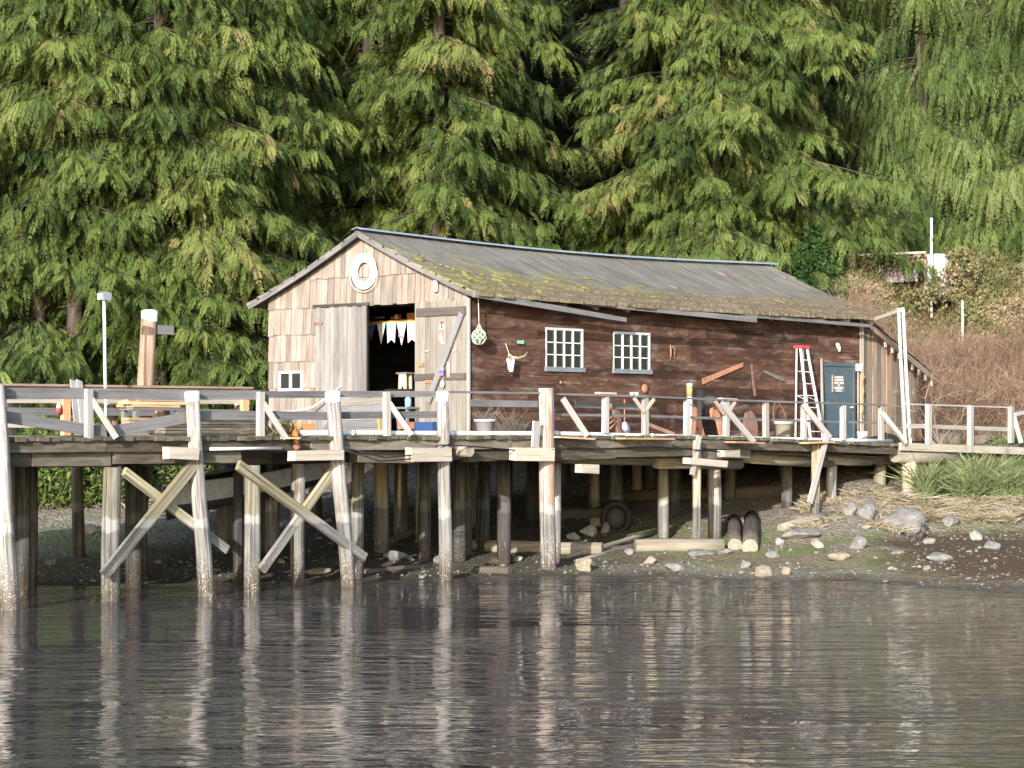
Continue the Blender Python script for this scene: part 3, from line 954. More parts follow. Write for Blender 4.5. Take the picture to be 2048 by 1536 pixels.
def roof():
    m = MB()
    x0, x1 = 40.12, 56.95
    for sgn in (-1, 1):
        n = 9
        for i in range(n):
            d0, d1 = 3.83 * i / n, 3.83 * (i + 1) / n + 0.03
            x = x0
            while x < x1 - 0.01:
                w = R.uniform(0.5, 0.95) if i < 6 else R.uniform(0.25, 0.6)
                xe = min(x1, x + w)
                k = max(1, int((xe - x) / 0.4))
                lift = (0.012 if i < 5 else 0.03) + R.uniform(0, 0.008) + (R.uniform(0.0, 0.05) if R.random() < 0.10 else 0) + (0.02 if i >= 6 else 0)
                ed = d1 + R.uniform(0.0, 0.03) + (R.uniform(0.0, 0.08) if i >= 7 else 0)
                vs, gs, fs = [], [], []
                for q in range(k + 1):
                    xx = x + (xe - x) * q / k
                    ya, yb = YR + sgn * d0, YR + sgn * ed
                    za, zb = roof_z(xx, ya) + 0.012, roof_z(xx, yb) + lift + R.uniform(-0.006, 0.006)
                    vs += [(xx, ya, za), (xx, yb, zb), (xx, yb, zb - lift - 0.03), (xx, ya, za - 0.04)]
                    gs += [(ya, xx, 0), (yb, xx, 0), (yb, xx, 0.05), (ya, xx, 0.05)]
                for q in range(k):
                    a, b = q * 4, q * 4 + 4
                    fs += [(a, a + 1, b + 1, b), (a + 1, a + 2, b + 2, b + 1), (a + 2, a + 3, b + 3, b + 2), (a + 3, a, b, b + 3)]
                fs += [(0, 3, 2, 1), (k * 4, k * 4 + 1, k * 4 + 2, k * 4 + 3)]
                m.add(vs, fs, gs)
                x = xe
    return m
roof_o = roof().build('roof', M['roof'], shed)
# ridge cap of bluish sheet metal
m = MB()
for k in range(9):
    xa, xb = 40.1 + k * 1.89, 40.1 + (k + 1) * 1.89 - 0.005
    for sgn in (-1, 1):
        za, zb = roof_z(xa, YR), roof_z(xb, YR)
        m.prism([(xa, YR, za + 0.085), (xb, YR, zb + 0.085), (xb, YR + sgn * 0.17, zb + 0.035), (xa, YR + sgn * 0.17, za + 0.035)], (0, 0, 1), 0.014)
m.build('ridge_cap', plain('bluish_ridge_metal', (0.36, 0.42, 0.50), 0.5, 0.12, dirt=(0.25, 0.25, 0.24)), roof_o)
# moss tufts standing on the roof near the front corner and along the lower courses
def moss_mat():
    t = NT('moss_cushions')
    pos = t.n('NewGeometry').outputs['Position']
    f = t.noise(pos, 16.0, 5, 0.7)
    c = t.ramp(f, [(0.3, (0.11, 0.11, 0.035)), (0.55, (0.25, 0.235, 0.08)), (0.75, (0.40, 0.36, 0.16))])
    return t.pbsdf(c, 1.0, t.bump(f, 1.0, 0.03), 0.1)
M['moss'] = moss_mat()
m = MB()
def moss_lump(x, y, r, h):
    n, vs, fs = 7, [], []
    z = lambda a, b: roof_z(a, b) + 0.03
    for ring, (rr_, hh) in enumerate(((1.0, 0.0), (0.72, 0.7), (0.3, 1.0))):
        for k in range(n):
            a = 2 * math.pi * k / n
            q = r * rr_ * R.uniform(0.75, 1.2)
            xx, yy = x + q * math.cos(a) * 1.5, y + q * math.sin(a)
            vs.append((xx, yy, z(xx, yy) + h * hh))
    vs.append((x, y, z(x, y) + h * 1.05))
    for ring in range(2):
        for k in range(n):
            fs.append((ring * n + k, ring * n + (k + 1) % n, (ring + 1) * n + (k + 1) % n, (ring + 1) * n + k))
    for k in range(n):
        fs.append((2 * n + k, 2 * n + (k + 1) % n, 3 * n))
    m.add(vs, fs, None, True)
cnt = 0
while cnt < 330:
    x, y = R.uniform(40.2, 53), R.uniform(36.75, 39.9)
    p = 0.9 * max(0, 1 - (x - 40.2) / 10) * max(0.05, 1 - abs((y - 37.6) - max(0, 1.5 - (x - 40.2) * 0.9)) / 1.2)
    if noise.noise(Vector((x * 0.9, y * 1.6, 4))) > 0.12 - p * 0.4 and R.random() < p:
        moss_lump(x, y, R.uniform(0.04, 0.13), R.uniform(0.02, 0.055))
    cnt += 1 if R.random() < 0.5 else 0
tag(m.build('moss', M['moss'], roof_o, fix=True), kind='stuff')

# rafters, barge boards and the eaves timbers
m = MB()
for sgn in (-1, 1):
    for k in range(7):
        ya, yb = YR + sgn * 3.82 * k / 7, YR + sgn * 3.82 * (k + 1) / 7
        m.beam((40.15, ya, roof_z(40.15, ya) - 0.075), (40.15, yb, roof_z(40.15, yb) - 0.075), 0.05, 0.10)
m.build('barge_board', M['grey_board'], shed)
for k in range(14):
    x = 40.9 + k * 1.2
    m = MB()
    a, b = (x, YS + 0.4, roof_z(x, YS + 0.4) - 0.12), (x, 36.62, roof_z(x, 36.62) - 0.14)
    m.beam(a, b, 0.09, 0.12)
    m.build('rafter_tail', M['pale_timber'] if x > 50 else M['old_timber'], shed)
for (pa, pb, w, h) in (((948, 586), (1252, 640), 0.07, 0.15), ((1165, 603), (1512, 640), 0.07, 0.13), ((1480, 628), (1742, 652), 0.06, 0.09)):
    a, b = on_Y(*pa, 36.57), on_Y(*pb, 36.57)
    a.z -= 0.02
    m = MB().beam(a, b, w, h, taper=0.7 if pb[0] == 1252 else 1.0)
    m.build('eaves_board', M['grey_board'], shed)

# corner boards
MB().box(XG - 0.045, XG - 0.012, YS - 0.06, YS + 0.10, 2.9, 6.05).build('corner_board', M['pale_board'], shed)
MB().box(XE - 0.12, XE + 0.03, YS - 0.05, YS - 0.014, 2.6, 6.2).build('corner_board', M['pale_timber'], shed)

# doors
def plank_door(name, y0, y1, z0, z1, x, mat, n):
    m = MB()
    w = (y1 - y0) / n
    for k in range(n):
        m.box(x - 0.035 - R.uniform(0, 0.012), x, y0 + k * w + 0.004, y0 + (k + 1) * w - 0.004, z0 - R.uniform(0, 0.05), z1 + R.uniform(-0.03, 0.02))
    return m.build(name, M[mat], shed)
d1 = plank_door('sliding_door', 40.28, 42.0, 2.98, 6.02, XG - 0.05, 'door_grey', 11)
MB().box(XG - 0.125, XG - 0.1, 41.75, 42.04, 5.62, 5.68).build('hinge', M['rust_dark'], d1)
MB().box(XG - 0.10, XG - 0.036, 40.2, 42.1, 6.03, 6.10).build('door_track', M['old_timber'], shed)
d2 = plank_door('open_door', 37.02, 38.68, 2.98, 6.06, XG - 0.05, 'door_brown', 10)
MB().beam((XG - 0.115, 37.06, 5.80), (XG - 0.115, 38.6, 5.80), 0.05, 0.19).build('ledge_board', M['dark_ledge'], d2)
MB().beam((XG - 0.115, 37.06, 4.30), (XG - 0.115, 38.66, 4.30), 0.05, 0.15).build('ledge_board', M['dark_ledge'], d2)
MB().beam((XG - 0.155, 37.14, 5.74), (XG - 0.155, 38.2, 3.72), 0.045, 0.15).build('brace', M['grey_board'], d2)
MB().box(XG - 0.10, XG - 0.05, 36.97, 37.02, 2.96, 6.08).build('door_edge', M['pale_board'], d2)

# small window in the shakes
def small_window():
    y0, y1, z0, z1 = 42.50, 43.34, 4.09, 4.46
    x = XG - 0.05
    m = MB()
    m.box(x - 0.03, x + 0.02, y0, y1, z0 - 0.06, z0)
    m.box(x - 0.02, x + 0.02, y0, y1, z1, z1 + 0.05)
    m.box(x - 0.02, x + 0.02, y0, y0 + 0.06, z0 + 0.002, z1 - 0.002)
    m.box(x - 0.02, x + 0.02, y1 - 0.06, y1, z0 + 0.002, z1 - 0.002)
    m.box(x - 0.017, x + 0.02, (y0 + y1) / 2 - 0.04, (y0 + y1) / 2 + 0.04, z0 + 0.002, z1 - 0.002)
    w = m.build('window', M['white'], shed)
    MB().box(x + 0.005, x + 0.015, y0 + 0.06, y1 - 0.06, z0, z1).build('pane', plain('dark_glass', (0.012, 0.014, 0.016), 0.08, 0.1, spec=0.6), w)
small_window()

# two many paned windows in the long side
def muntin_window(x0, x1, z0, z1, tilt):
    m = MB()
    f = 0.038
    y = YS - 0.03
    m.box(x0, x1, y, y + 0.08, z1 - f, z1 + 0.02); m.box(x0, x0 + f * 0.6, y + 0.003, y + 0.07, z0, z1 - f); m.box(x1 - f, x1, y + 0.003, y + 0.07, z0, z1 - f)
    w = m.build('window', M['window_paint'], shed)
    g = MB()
    for k in (1, 2, 3):
        xx = x0 + f * 0.6 + (x1 - f - x0 - f * 0.6) * k / 4
        g.box(xx - 0.016, xx + 0.016, y + 0.006, y + 0.045, z0 + 0.05, z1 - f)
    for k in (1, 2):
        zz = z0 + 0.05 + (z1 - f - z0 - 0.05) * k / 3
        g.box(x0 + f * 0.6, x1 - f, y + 0.01, y + 0.04, zz - 0.012, zz + 0.012)
    g.build('muntin', M['white'], w)
    MB().box(x0 - 0.04, x1 + 0.05, y - 0.035, y + 0.06, z0 - 0.06, z0 + 0.05).build('sill', M['sill_paint'], w)
    MB().box(x0 + 0.02, x1 - 0.02, y + 0.05, y + 0.056, z0, z1 - 0.02).build('pane', M['glass'], w)
    return w
w1 = muntin_window(*WIN[0], 0)
w2 = muntin_window(*WIN[1], 0)
# cloth hanging behind the first window
m = MB()
x0, x1, z0, z1 = WIN[0]
for k in range(7):
    xa = x0 + 0.05 + k * 0.16
    zb = z1 - R.uniform(0.4, 0.62)
    m.prism([(xa, YS + 0.075 + 0.02 * (k % 2), z1 - 0.02), (xa + 0.15, YS + 0.085, z1 - 0.02), (xa + 0.13, YS + 0.09, zb), (xa + 0.03, YS + 0.09, zb + 0.05)], Y, 0.006)
m.build('curtain', plain('grey_white_cloth', (0.75, 0.78, 0.82), 0.9, 0.2), w1)
m = MB()
m.lathe((WIN[1][1] - 0.28, YS + 0.15, WIN[1][2] + 0.04), [(0.0, 0), (0.05, 0), (0.05, 0.2), (0.018, 0.28), (0.018, 0.36), (0, 0.36)], 8)
m.box(WIN[1][0] + 0.05, WIN[1][1] - 0.1, YS + 0.1, YS + 0.25, WIN[1][2] - 0.02, WIN[1][2] + 0.03)
m.build('window_shelf', M['aluminium'], w2)

# blue side door
m = MB()
m.box(DOOR[0] + 0.05, DOOR[1] - 0.04, YS - 0.005, YS + 0.04, DOOR[2], DOOR[3] - 0.05)
bd = m.build('side_door', M['blue_paint'], shed)
tag(bd, 'slate blue side door with a notice on it')
m = MB()
m.box(DOOR[0] - 0.05, DOOR[0] + 0.045, YS - 0.035, YS + 0.04, DOOR[2], DOOR[3])
m.box(DOOR[1] - 0.035, DOOR[1] + 0.04, YS - 0.035, YS + 0.04, DOOR[2], DOOR[3])
m.box(DOOR[0] - 0.05, DOOR[1] + 0.04, YS - 0.04, YS + 0.04, DOOR[3] - 0.045, DOOR[3] + 0.05)
m.build('door_frame', M['blue_paint'], bd)
m = MB().lathe((DOOR[1] - 0.16, YS - 0.005, DOOR[2] + 1.0), [(0.02, 0), (0.02, 0.05), (0.035, 0.06), (0.03, 0.09), (0, 0.1)], 10, axis=(0, -1, 0))
m.build('door_handle', M['galv'], bd)

# lean-to wing at the far end: upright grey boards under a lower sloping roof
def wing():
    a, b = on_Y(1722, 640, YS), on_Y(1722, 880, YS)
    m = MB()
    xa, xb = XE + 0.04, XE + 0.04
    # the wing's face turns away toward the land: from the corner to the low end
    p0 = Vector((XE + 0.04, YS + 0.02, 0)); p1 = on_Y(1880, 850, 37.6)
    p1 = Vector((p1.x, p1.y, 0))
    n = 17
    for k in range(n):
        q0 = p0 + (p1 - p0) * (k / n); q1 = p0 + (p1 - p0) * ((k + 0.93) / n)
        t = (k + 0.5) / n
        zt = 6.08 - 1.75 * t
        zb = 2.45
        d = (p1 - p0).normalized(); nn = Vector((d.y, -d.x, 0))
        m.prism([q0 + Z * zb, q1 + Z * zb, q1 + Z * (zt - 0.06), q0 + Z * zt], nn, 0.02 + R.uniform(0, 0.025), gdir=Z)
    m.build('wing_wall', M['lean_boards'], shed)
    r = MB()
    for k in range(12):
        t0, t1 = k / 12 * 1.14 - 0.04, (k + 0.98) / 12 * 1.14 - 0.04
        q0, q1 = p0 + (p1 - p0) * t0, p0 + (p1 - p0) * t1
        z0, z1 = 6.12 - 1.75 * t0, 6.12 - 1.75 * t1
        r.prism([q0 + Z * z0 - Y * 0.3, q1 + Z * (z1 + 0.015) - Y * 0.3, q1 + Z * (z1 + 0.35) + Y * 2.5, q0 + Z * (z0 + 0.35) + Y * 2.5], Z, 0.035)
    r.build('wing_roof', M['roof'], shed)
    e = MB()
    e.beam(p0 + Z * 5.93 - Y * 0.32, p1 + Z * 4.22 - Y * 0.32, 0.05, 0.16)
    e.build('wing_barge_board', M['lean_boards'], shed)
    for i in range(9):
        t = 0.18 + 0.085 * i
        q = p0 + (p1 - p0) * t
        k = MB()
        k.beam(q + Z * (6.0 - 1.75 * t) - Y * 0.29, q + Z * (5.72 - 1.75 * t) - Y * 0.29, 0.10, 0.03)
        k.build('wing_bracket', M['pale_timber'], shed)
wing()

# posts and joists carrying the shed, down to the beach
def under():
    for i, x in enumerate((41.2, 43.6, 46.0, 48.4, 50.8, 53.2, 55.8)):
        for y in (37.3, 40.0, 43.0):
            g = ground(x, y)
            m = MB().tube([(x + R.uniform(-.1, .1), y, g - 0.3), (x, y, 2.5)], [0.17, 0.15], 9, 0.05)
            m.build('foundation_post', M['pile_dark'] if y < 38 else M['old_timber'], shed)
    for y in (37.3, 40.0, 43.0):
        MB().beam((40.5, y, 2.62), (56.5, y, 2.5), 0.26, 0.25).build('foundation_beam', M['old_timber'], shed)
    m = MB()
    for k in range(24):
        x = 40.6 + k * 0.69
        m.box(x, x + 0.07, YS + 0.1, YB - 0.1, 2.74 if x < 50 else 2.66, 2.858)
    m.build('floor_joists', M['dark_inside'], shed)
under()
# ------------------------------------------------------------------ the pier
YF = 33.6            # front edge
pier = thing('wooden_pier', 'old timber pier on leaning piles running from the open water to the grassy bank', 'pier', (38, 35, 0))

# deck planks: each board runs across; the wide part lies before the gable, the narrow part beside the shed
m = MB()
x = 4.0  # outer stretch is out of view, extended to block the low sun
while x < 66.5:
    w = R.uniform(0.19, 0.27)
    yb = 42.0 if x < XG - 0.06 else YS - 0.07
    if x > 57.5: yb = 36.6
    z = deck_z(x) + R.uniform(-0.012, 0.012)
    m.box(x, x + w - 0.012, YF - R.uniform(0.0, 0.10), yb, z - 0.075, z, jit=0.006)
    x += w
m.build('deck', M['deck_board'], pier)
# edge boards and stringers
def along(name, mat, x0, x1, y, w, h, dz, seg=5.0):
    x = x0
    while x < x1 - 0.2:
        xe = min(x1, x + R.uniform(0.8, 1.2) * seg)
        MB().beam((x, y + R.uniform(-.015, .015), deck_z(x) + dz), (xe - 0.01, y + R.uniform(-.015, .015), deck_z(xe) + dz + R.uniform(-.015, .015)), w, h, jit=0.008).build(name, M[mat], pier)
        x = xe
along('stringer', 'old_timber', 4, 57.6, YF + 0.10, 0.14, 0.20, -0.178)
along('stringer', 'old_timber', 4, 57.6, 35.3, 0.2, 0.25, -0.21)
along('stringer', 'old_timber', 4, 40.2, 38.4, 0.2, 0.25, -0.21)
along('stringer', 'old_timber', 21, 40.2, 41.8, 0.2, 0.25, -0.21)
x = 21.0
while x < 46:
    L = R.uniform(1.2, 3.2)
    h = R.uniform(0.2, 0.29)
    if R.random() < .85:
        y_ = YF + R.uniform(.12, .34)
        MB().beam((x, y_, deck_z(x) - .41 + R.uniform(-.05, .04)), (x + L, y_ + R.uniform(-.03, .03), deck_z(x + L) - .41 + R.uniform(-.05, .04)), .26, h, jit=.012).build('cap_beam', M[R.choice(['old_timber', 'old_timber', 'cap_wood'])], pier)
    x += L + R.uniform(.0, .06)
for pa, pb, r in (((1108, 915), (1300, 921), .12), ((1310, 925), (1480, 928), .13), ((1480, 915), (1660, 925), .12), ((1650, 918), (1740, 924), .10)):
    a, b = on_Y(*pa, YF + .55), on_Y(*pb, YF + .55)
    MB().tube([a, a.lerp(b, .5) + Vector((0, 0, R.uniform(-.03, .03))), b], [r, r * 1.06, r], 10, .06).build('log_beam', M['cap_wood'], pier)
along('cap_beam', 'old_timber', 46.5, 57.4, 34.3, 0.26, 0.22, -0.44)
along('cap_beam', 'old_timber', 4, 40, 41.7, 0.26, 0.25, -0.47)
along('cap_beam', 'old_timber', 4, 40, 37.0, 0.26, 0.25, -0.47)
# board edging the landward ramp
a, b = on_Y(1800, 893, YF - 0.1), on_Y(2130, 905, YF - 0.1)
MB().beam(a, b, 0.08, 0.2).build('edge_board', M['pale_timber'], pier)
a, b = on_Y(1790, 912, YF + 0.1), on_Y(1930, 918, YF + 0.1)
MB().tube([a, (a + b) / 2 + Vector((0, 0, .03)), b], [0.17, 0.2, 0.17], 10, 0.06).build('log_beam', M['log'], pier)
# short bolted timbers sticking out past the tall piles
for (pa, pb, h, mat) in (((332, 906), (392, 908), 0.22, 'pale_timber'), ((583, 912), (681, 910), 0.2, 'pale_timber'), ((817, 909), (896, 909), 0.27, 'pale_timber'),
                    ((1025, 908), (1103, 909), 0.27, 'pale_timber'), ((1157, 937), (1192, 938), 0.19, 'pale_timber'), ((1442, 907), (1474, 907), 0.15, 'pale_timber'),
                    ((1372, 921), (1448, 928), 0.14, 'pale_timber')):
    a, b = on_Y(*pa, YF - 0.22), on_Y(*pb, YF - 0.22)
    MB().beam(a, b, 0.2, h, jit=0.012).build('bolted_timber', M[mat], pier)
a = on_Y(918, 901, YF + 0.1)
MB().tube([a + Vector((0.1, 0.8, 0)), a + Vector((-.05, -0.35, 0))], [0.13, 0.125], 12, 0.04).build('log_beam', M['log'], pier)
a, b = on_Y(555, 880, YF - 0.05), on_Y(420, 880, YF - 0.05)
MB().tube([on_Y(420, 898, YF + 0.0), on_Y(563, 896, YF + 0.0)], 0.03, 8).build('under_pipe', M['white_plastic'], pier)

# tall piles with their heads at rail height
def tall_pile(pt, pb, wt, wb, mat, y=YF - 0.04, cap=None):
    a, b = on_Y(*pt, y), on_Y(*pb, y)
    s = FPX / w2c(a.x, a.y)[1]
    g = min(ground(b.x, b.y), 0)
    low = b + (b - a) * ((b.z - g + 0.5) / (a.z - b.z))
    pts = [low] + [low + (a - low) * t + Vector((R.uniform(-.02, .02), 0, 0)) for t in (0.2, 0.4, 0.6, 0.8)] + [a]
    r0, r1 = wb / s / 2, wt / s / 2
    rad = [r0 * 1.04] + [r0 + (r1 - r0) * t for t in (0.2, 0.4, 0.6, 0.8)] + [r1]
    m = MB().tube(pts, rad, 14, 0.045)
    p = m.build('pile', M[mat], pier)
    if cap:
        c = MB()
        ax = (a - low).normalized()
        c.lathe(a - ax * 0.16, [(r1 * 1.09, R.uniform(-.04, .0)), (r1 * 1.11, 0.1), (r1 * 1.08, 0.165), (r1 * 0.8, 0.178), (0, 0.182)], 12, axis=ax)
        c.build('pile_cap', M[cap], p)
    return p
tall_pile((-9, 770), (22, 1215), 33, 42, 'pile_pale')
tall_pile((384, 784), (412, 1187), 28, 35, 'pile_pale', cap='cap_metal')
tall_pile((665, 784), (697, 1170), 29, 31, 'pile_pale', cap='cap_metal')
tall_pile((885, 784), (892, 1160), 24, 29, 'pile_pale', cap='cap_metal')
tall_pile((1092, 776), (1097, 1152), 30, 31, 'pile_mixed')
# white board nailed beside the reddish pile
MB().beam(on_Y(1070, 895, YF - 0.16), on_Y(1073, 842, YF - 0.16), 0.2, 0.06, up=(0, 1, 0)).build('fender_board', M['pale_board'], pier)

# piles ending under the deck: photo column of the top, of the foot, row, width in photo pixels
def short_pile(pt, pb, w, y, mat, ztop=None, foot=None):
    a = on_Y(pt, 900, y); b = on_Y(pb, 1100, y)
    s = FPX / w2c(a.x, a.y)[1]
    zt = (deck_z(a.x) - 0.55) if ztop is None else ztop
    g = ground(b.x, b.y)
    r = w / s / 2
    f = foot or 1.06
    MB().tube([(b.x, b.y, g - 0.5), ((a.x + b.x) / 2 + R.uniform(-.03, .03), y, (g + zt) / 2), (a.x, a.y, zt)], [r * f, r * (1 + (f - 1) * .4), r], 12, 0.05).build('pile', M[mat], pier)
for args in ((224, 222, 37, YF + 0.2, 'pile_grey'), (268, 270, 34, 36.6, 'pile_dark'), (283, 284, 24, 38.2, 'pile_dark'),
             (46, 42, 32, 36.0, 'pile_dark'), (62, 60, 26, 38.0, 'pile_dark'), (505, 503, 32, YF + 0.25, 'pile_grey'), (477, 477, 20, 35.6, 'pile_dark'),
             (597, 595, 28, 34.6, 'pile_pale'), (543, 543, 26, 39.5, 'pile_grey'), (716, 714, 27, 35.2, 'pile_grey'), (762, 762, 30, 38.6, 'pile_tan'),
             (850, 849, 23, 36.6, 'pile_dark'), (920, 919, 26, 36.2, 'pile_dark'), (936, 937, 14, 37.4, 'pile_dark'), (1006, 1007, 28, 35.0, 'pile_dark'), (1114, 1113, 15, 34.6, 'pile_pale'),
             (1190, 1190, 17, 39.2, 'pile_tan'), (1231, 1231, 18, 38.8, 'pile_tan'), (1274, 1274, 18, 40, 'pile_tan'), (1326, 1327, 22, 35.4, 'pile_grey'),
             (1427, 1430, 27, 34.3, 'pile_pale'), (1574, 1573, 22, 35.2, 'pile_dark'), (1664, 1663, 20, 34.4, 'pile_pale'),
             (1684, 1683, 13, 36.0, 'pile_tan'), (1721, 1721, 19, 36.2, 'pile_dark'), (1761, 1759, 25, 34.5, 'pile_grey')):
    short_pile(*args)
short_pile(1818, 1822, 31, YF + 0.1, 'pile_tan', deck_z(58) - 0.42, 1.28)
# unseen outer piles of the pier, added with their deck to shade the beach
for x in (6, 8.6, 11.2, 13.8, 16.4, 19.0):
    for y in (YF + .2, 36.4, 39.2, 41.8):
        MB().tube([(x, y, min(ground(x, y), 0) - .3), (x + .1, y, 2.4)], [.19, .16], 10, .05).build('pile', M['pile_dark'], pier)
# slim posts
MB().tube([on_Y(797, 1055, 38.2), on_Y(800, 930, 38.2)], 0.045, 8).build('thin_post', M['pile_tan'], pier)
MB().tube([on_Y(834, 1085, 37.2), on_Y(834, 925, 37.2)], 0.03, 8).build('thin_post', M['pile_tan'], pier)
def leg_post(pt, pb, w, y):
    a, b = on_Y(*pt, y), on_Y(*pb, y)
    b.z = ground(b.x, b.y) - 0.2
    s = FPX / w2c(a.x, a.y)[1]
    MB().tube([b, (a + b) / 2, a], [w / s / 2 * 1.05, w / s / 2, w / s / 2], 10, 0.05).build('thin_post', M['pile_tan'], pier)
leg_post((1394, 880), (1393, 1100), 17, YF - 0.03)
leg_post((1632, 885), (1630, 1060), 18, YF - 0.03)

# cross braces between the tall piles
def brace(pa, pb, y, w, mat, y2=None):
    a, b = on_Y(*pa, y), on_Y(*pb, y2 or y)
    m = MB()
    n = 5
    for k in range(n):
        p, q = a + (b - a) * (k / n), a + (b - a) * ((k + 1) / n)
    m.beam(a, b, 0.09, w, up=(0, 0, 1), jit=0.01)
    return m.build('cross_brace', M[mat], pier)
M['brace'] = pile_mat('slimy_brace', (0.22, 0.19, 0.13), (0.50, 0.45, 0.33), (0.30, 0.28, 0.13))
brace((388, 928), (208, 1150), YF - 0.10, 0.21, 'brace')
brace((248, 942), (452, 1100), YF + 0.08, 0.17, 'brace')
brace((668, 938), (524, 1140), YF + 0.06, 0.17, 'brace')
brace((476, 930), (730, 1115), YF - 0.14, 0.18, 'brace')

# drooping black cables along the edge
m = MB()
for (pts) in (((688, 900), (760, 922), (820, 918), (880, 890), (940, 892), (1020, 900)), ((690, 895), (770, 915), (850, 908), (905, 886)), ((985, 896), (1080, 905), (1130, 893), (1200, 898), (1300, 892), (1440, 904))):
    m.tube([on_Y(a, b, YF - 0.3) for a, b in pts], 0.014, 6)
m.build('cable', M['black'], pier)

# ------------------------------------------------------------------ railings
def rail_post(m, px, ytop, ybot, y, w=0.13):
    a, b = on_Y(px, ytop, y), on_Y(px, ybot, y)
    b.x = a.x + R.uniform(-.015, .02)
    m.beam(b, a, w, w * 0.8, up=(0, 1, 0))

r1 = thing('front_railing', 'broken grey railing of wide sagging boards on the seaward edge of the pier', 'railing', on_Y(450, 880, YF))
yr = YF + 0.08
for px, yt, yb in ((177, 778, 877), (521, 784, 878), (773, 784, 872)):
    m = MB(); rail_post(m, px, yt, yb, yr - 0.06); m.build('post', M['pale_board'], r1)
for a, b in (((182, 798), (232, 876)), ((526, 806), (572, 877)), ((778, 806), (822, 870))):
    MB().beam(on_Y(*a, yr - 0.08), on_Y(*b, yr - 0.28), 0.05, 0.11, up=(0, 0, 1)).build('brace', M['pale_board'], r1)
for a, b, h in (((-20, 787), (180, 787), 0.2), ((178, 787), (385, 790), 0.2), ((384, 789), (522, 790), 0.18), ((520, 789), (668, 789), 0.13), ((666, 788), (884, 788), 0.12)):
    MB().beam(on_Y(*a, yr), on_Y(*b, yr), 0.045, h).build('top_rail', M['grey_board'], r1)
for a, b, h in (((-20, 829), (218, 866), 0.2), ((212, 866), (385, 832), 0.2), ((384, 831), (522, 831), 0.17), ((520, 830), (668, 832), 0.16), ((666, 831), (884, 829), 0.14)):
    MB().beam(on_Y(*a, yr + 0.05), on_Y(*b, yr + 0.05), 0.045, h).build('middle_rail', M['grey_board'], r1)

r2 = thing('walkway_railing', 'white posted thin railing along the walkway in front of the dark wall', 'railing', on_Y(1400, 880, YF))
for px, yt, yb in ((1211, 793, 866), (1290, 793, 872), (1374, 801, 874), (1452, 803, 880), (1531, 804, 878), (1608, 808, 880), (1686, 808, 880), (1762, 812, 881)):
    m = MB(); rail_post(m, px, yt, yb, yr, 0.135); m.build('post', M['pale_board'], r2)
top = [(890, 784), (1075, 786), (1105, 788), (1290, 793), (1450, 800), (1610, 805), (1770, 810)]
for a, b in zip(top, top[1:]):
    MB().beam(on_Y(*a, yr - 0.02), on_Y(*b, yr - 0.02), 0.13, 0.042).build('top_rail', M['grey_board'], r2)
mid = [(1108, 829), (1290, 832), (1450, 837), (1610, 842), (1770, 846)]
for a, b in zip(mid, mid[1:]):
    MB().beam(on_Y(*a, yr + 0.09), on_Y(*b, yr + 0.09), 0.04, 0.055).build('middle_rail', M['grey_board'], r2)
for a, b, y in (((940, 806), (1075, 808), yr + 0.05), ((1150, 808), (1210, 811), yr + 0.3), ((1225, 811), (1290, 815), yr + 0.3)):
    MB().beam(on_Y(*a, y), on_Y(*b, y), 0.04, 0.14).build('wide_rail', M['grey_board'], r2)
for a, b, w in (((1125, 797), (1174, 872), 0.13), ((1442, 806), (1508, 885), 0.14), ((1606, 808), (1660, 876), 0.14), ((1764, 826), (1812, 886), 0.13)):
    MB().beam(on_Y(*a, yr - 0.07), on_Y(*b, yr - 0.32), 0.05, w).build('brace', M['pale_board'], r2)
for a, b in (((1268, 796), (1288, 824)), ((1308, 798), (1292, 820)), ((1430, 802), (1448, 828)), ((1470, 804), (1456, 826))):
    MB().beam(on_Y(*a, yr - 0.05), on_Y(*b, yr - 0.05), 0.05, 0.07).build('brace', M['pale_timber'], r2)
for a, b in (((1195, 786), (1228, 787)), ((1440, 797), (1470, 799))):
    MB().beam(on_Y(*a, yr), on_Y(*b, yr), 0.16, 0.04).build('rail_pad', M['pale_timber'], r2)
for a, b, w in (((1654, 871), (1619, 1006), 0.16), ((1398, 872), (1384, 950), 0.12)):
    MB().beam(on_Y(*a, YF - 0.25), on_Y(*b, YF - 0.2), 0.05, w).build('slanted_board', M['pale_board'], r2)
for a, b in (((1108, 858 + 16), (1180, 878)), ((1460, 884), (1520, 886)), ((1608, 886), (1660, 884)), ((590, 876), (570, 876)), ((1240, 877), (1340, 878))):
    MB().beam(on_Y(*a, YF - 0.2), on_Y(*b, YF - 0.2), 0.3, 0.035).build('foot_board', M['lumber'], r2)

r3 = thing('landing_railing', 'pale wooden railing on the ramp where the pier meets the grassy bank', 'railing', on_Y(1940, 890, YF))
for px, yt, yb in ((1857, 808, 888), (1941, 811, 904), (2022, 813, 886)):
    m = MB(); rail_post(m, px, yt, yb, YF - 0.1, 0.15); m.build('post', M['pale_board'], r3)
for a, b, h in (((1810, 808), (2026, 815), 0.04), ((1815, 852), (1858, 852), 0.11), ((1858, 853), (2022, 859), 0.11), ((2020, 831), (2090, 815), 0.10)):
    MB().beam(on_Y(*a, YF), on_Y(*b, YF), 0.06, h).build('rail', M['pale_board'], r3)
MB().beam(on_Y(2026, 826, YF - 0.12), on_Y(2042, 886, YF - 0.3), 0.05, 0.12).build('brace', M['pale_board'], r3)

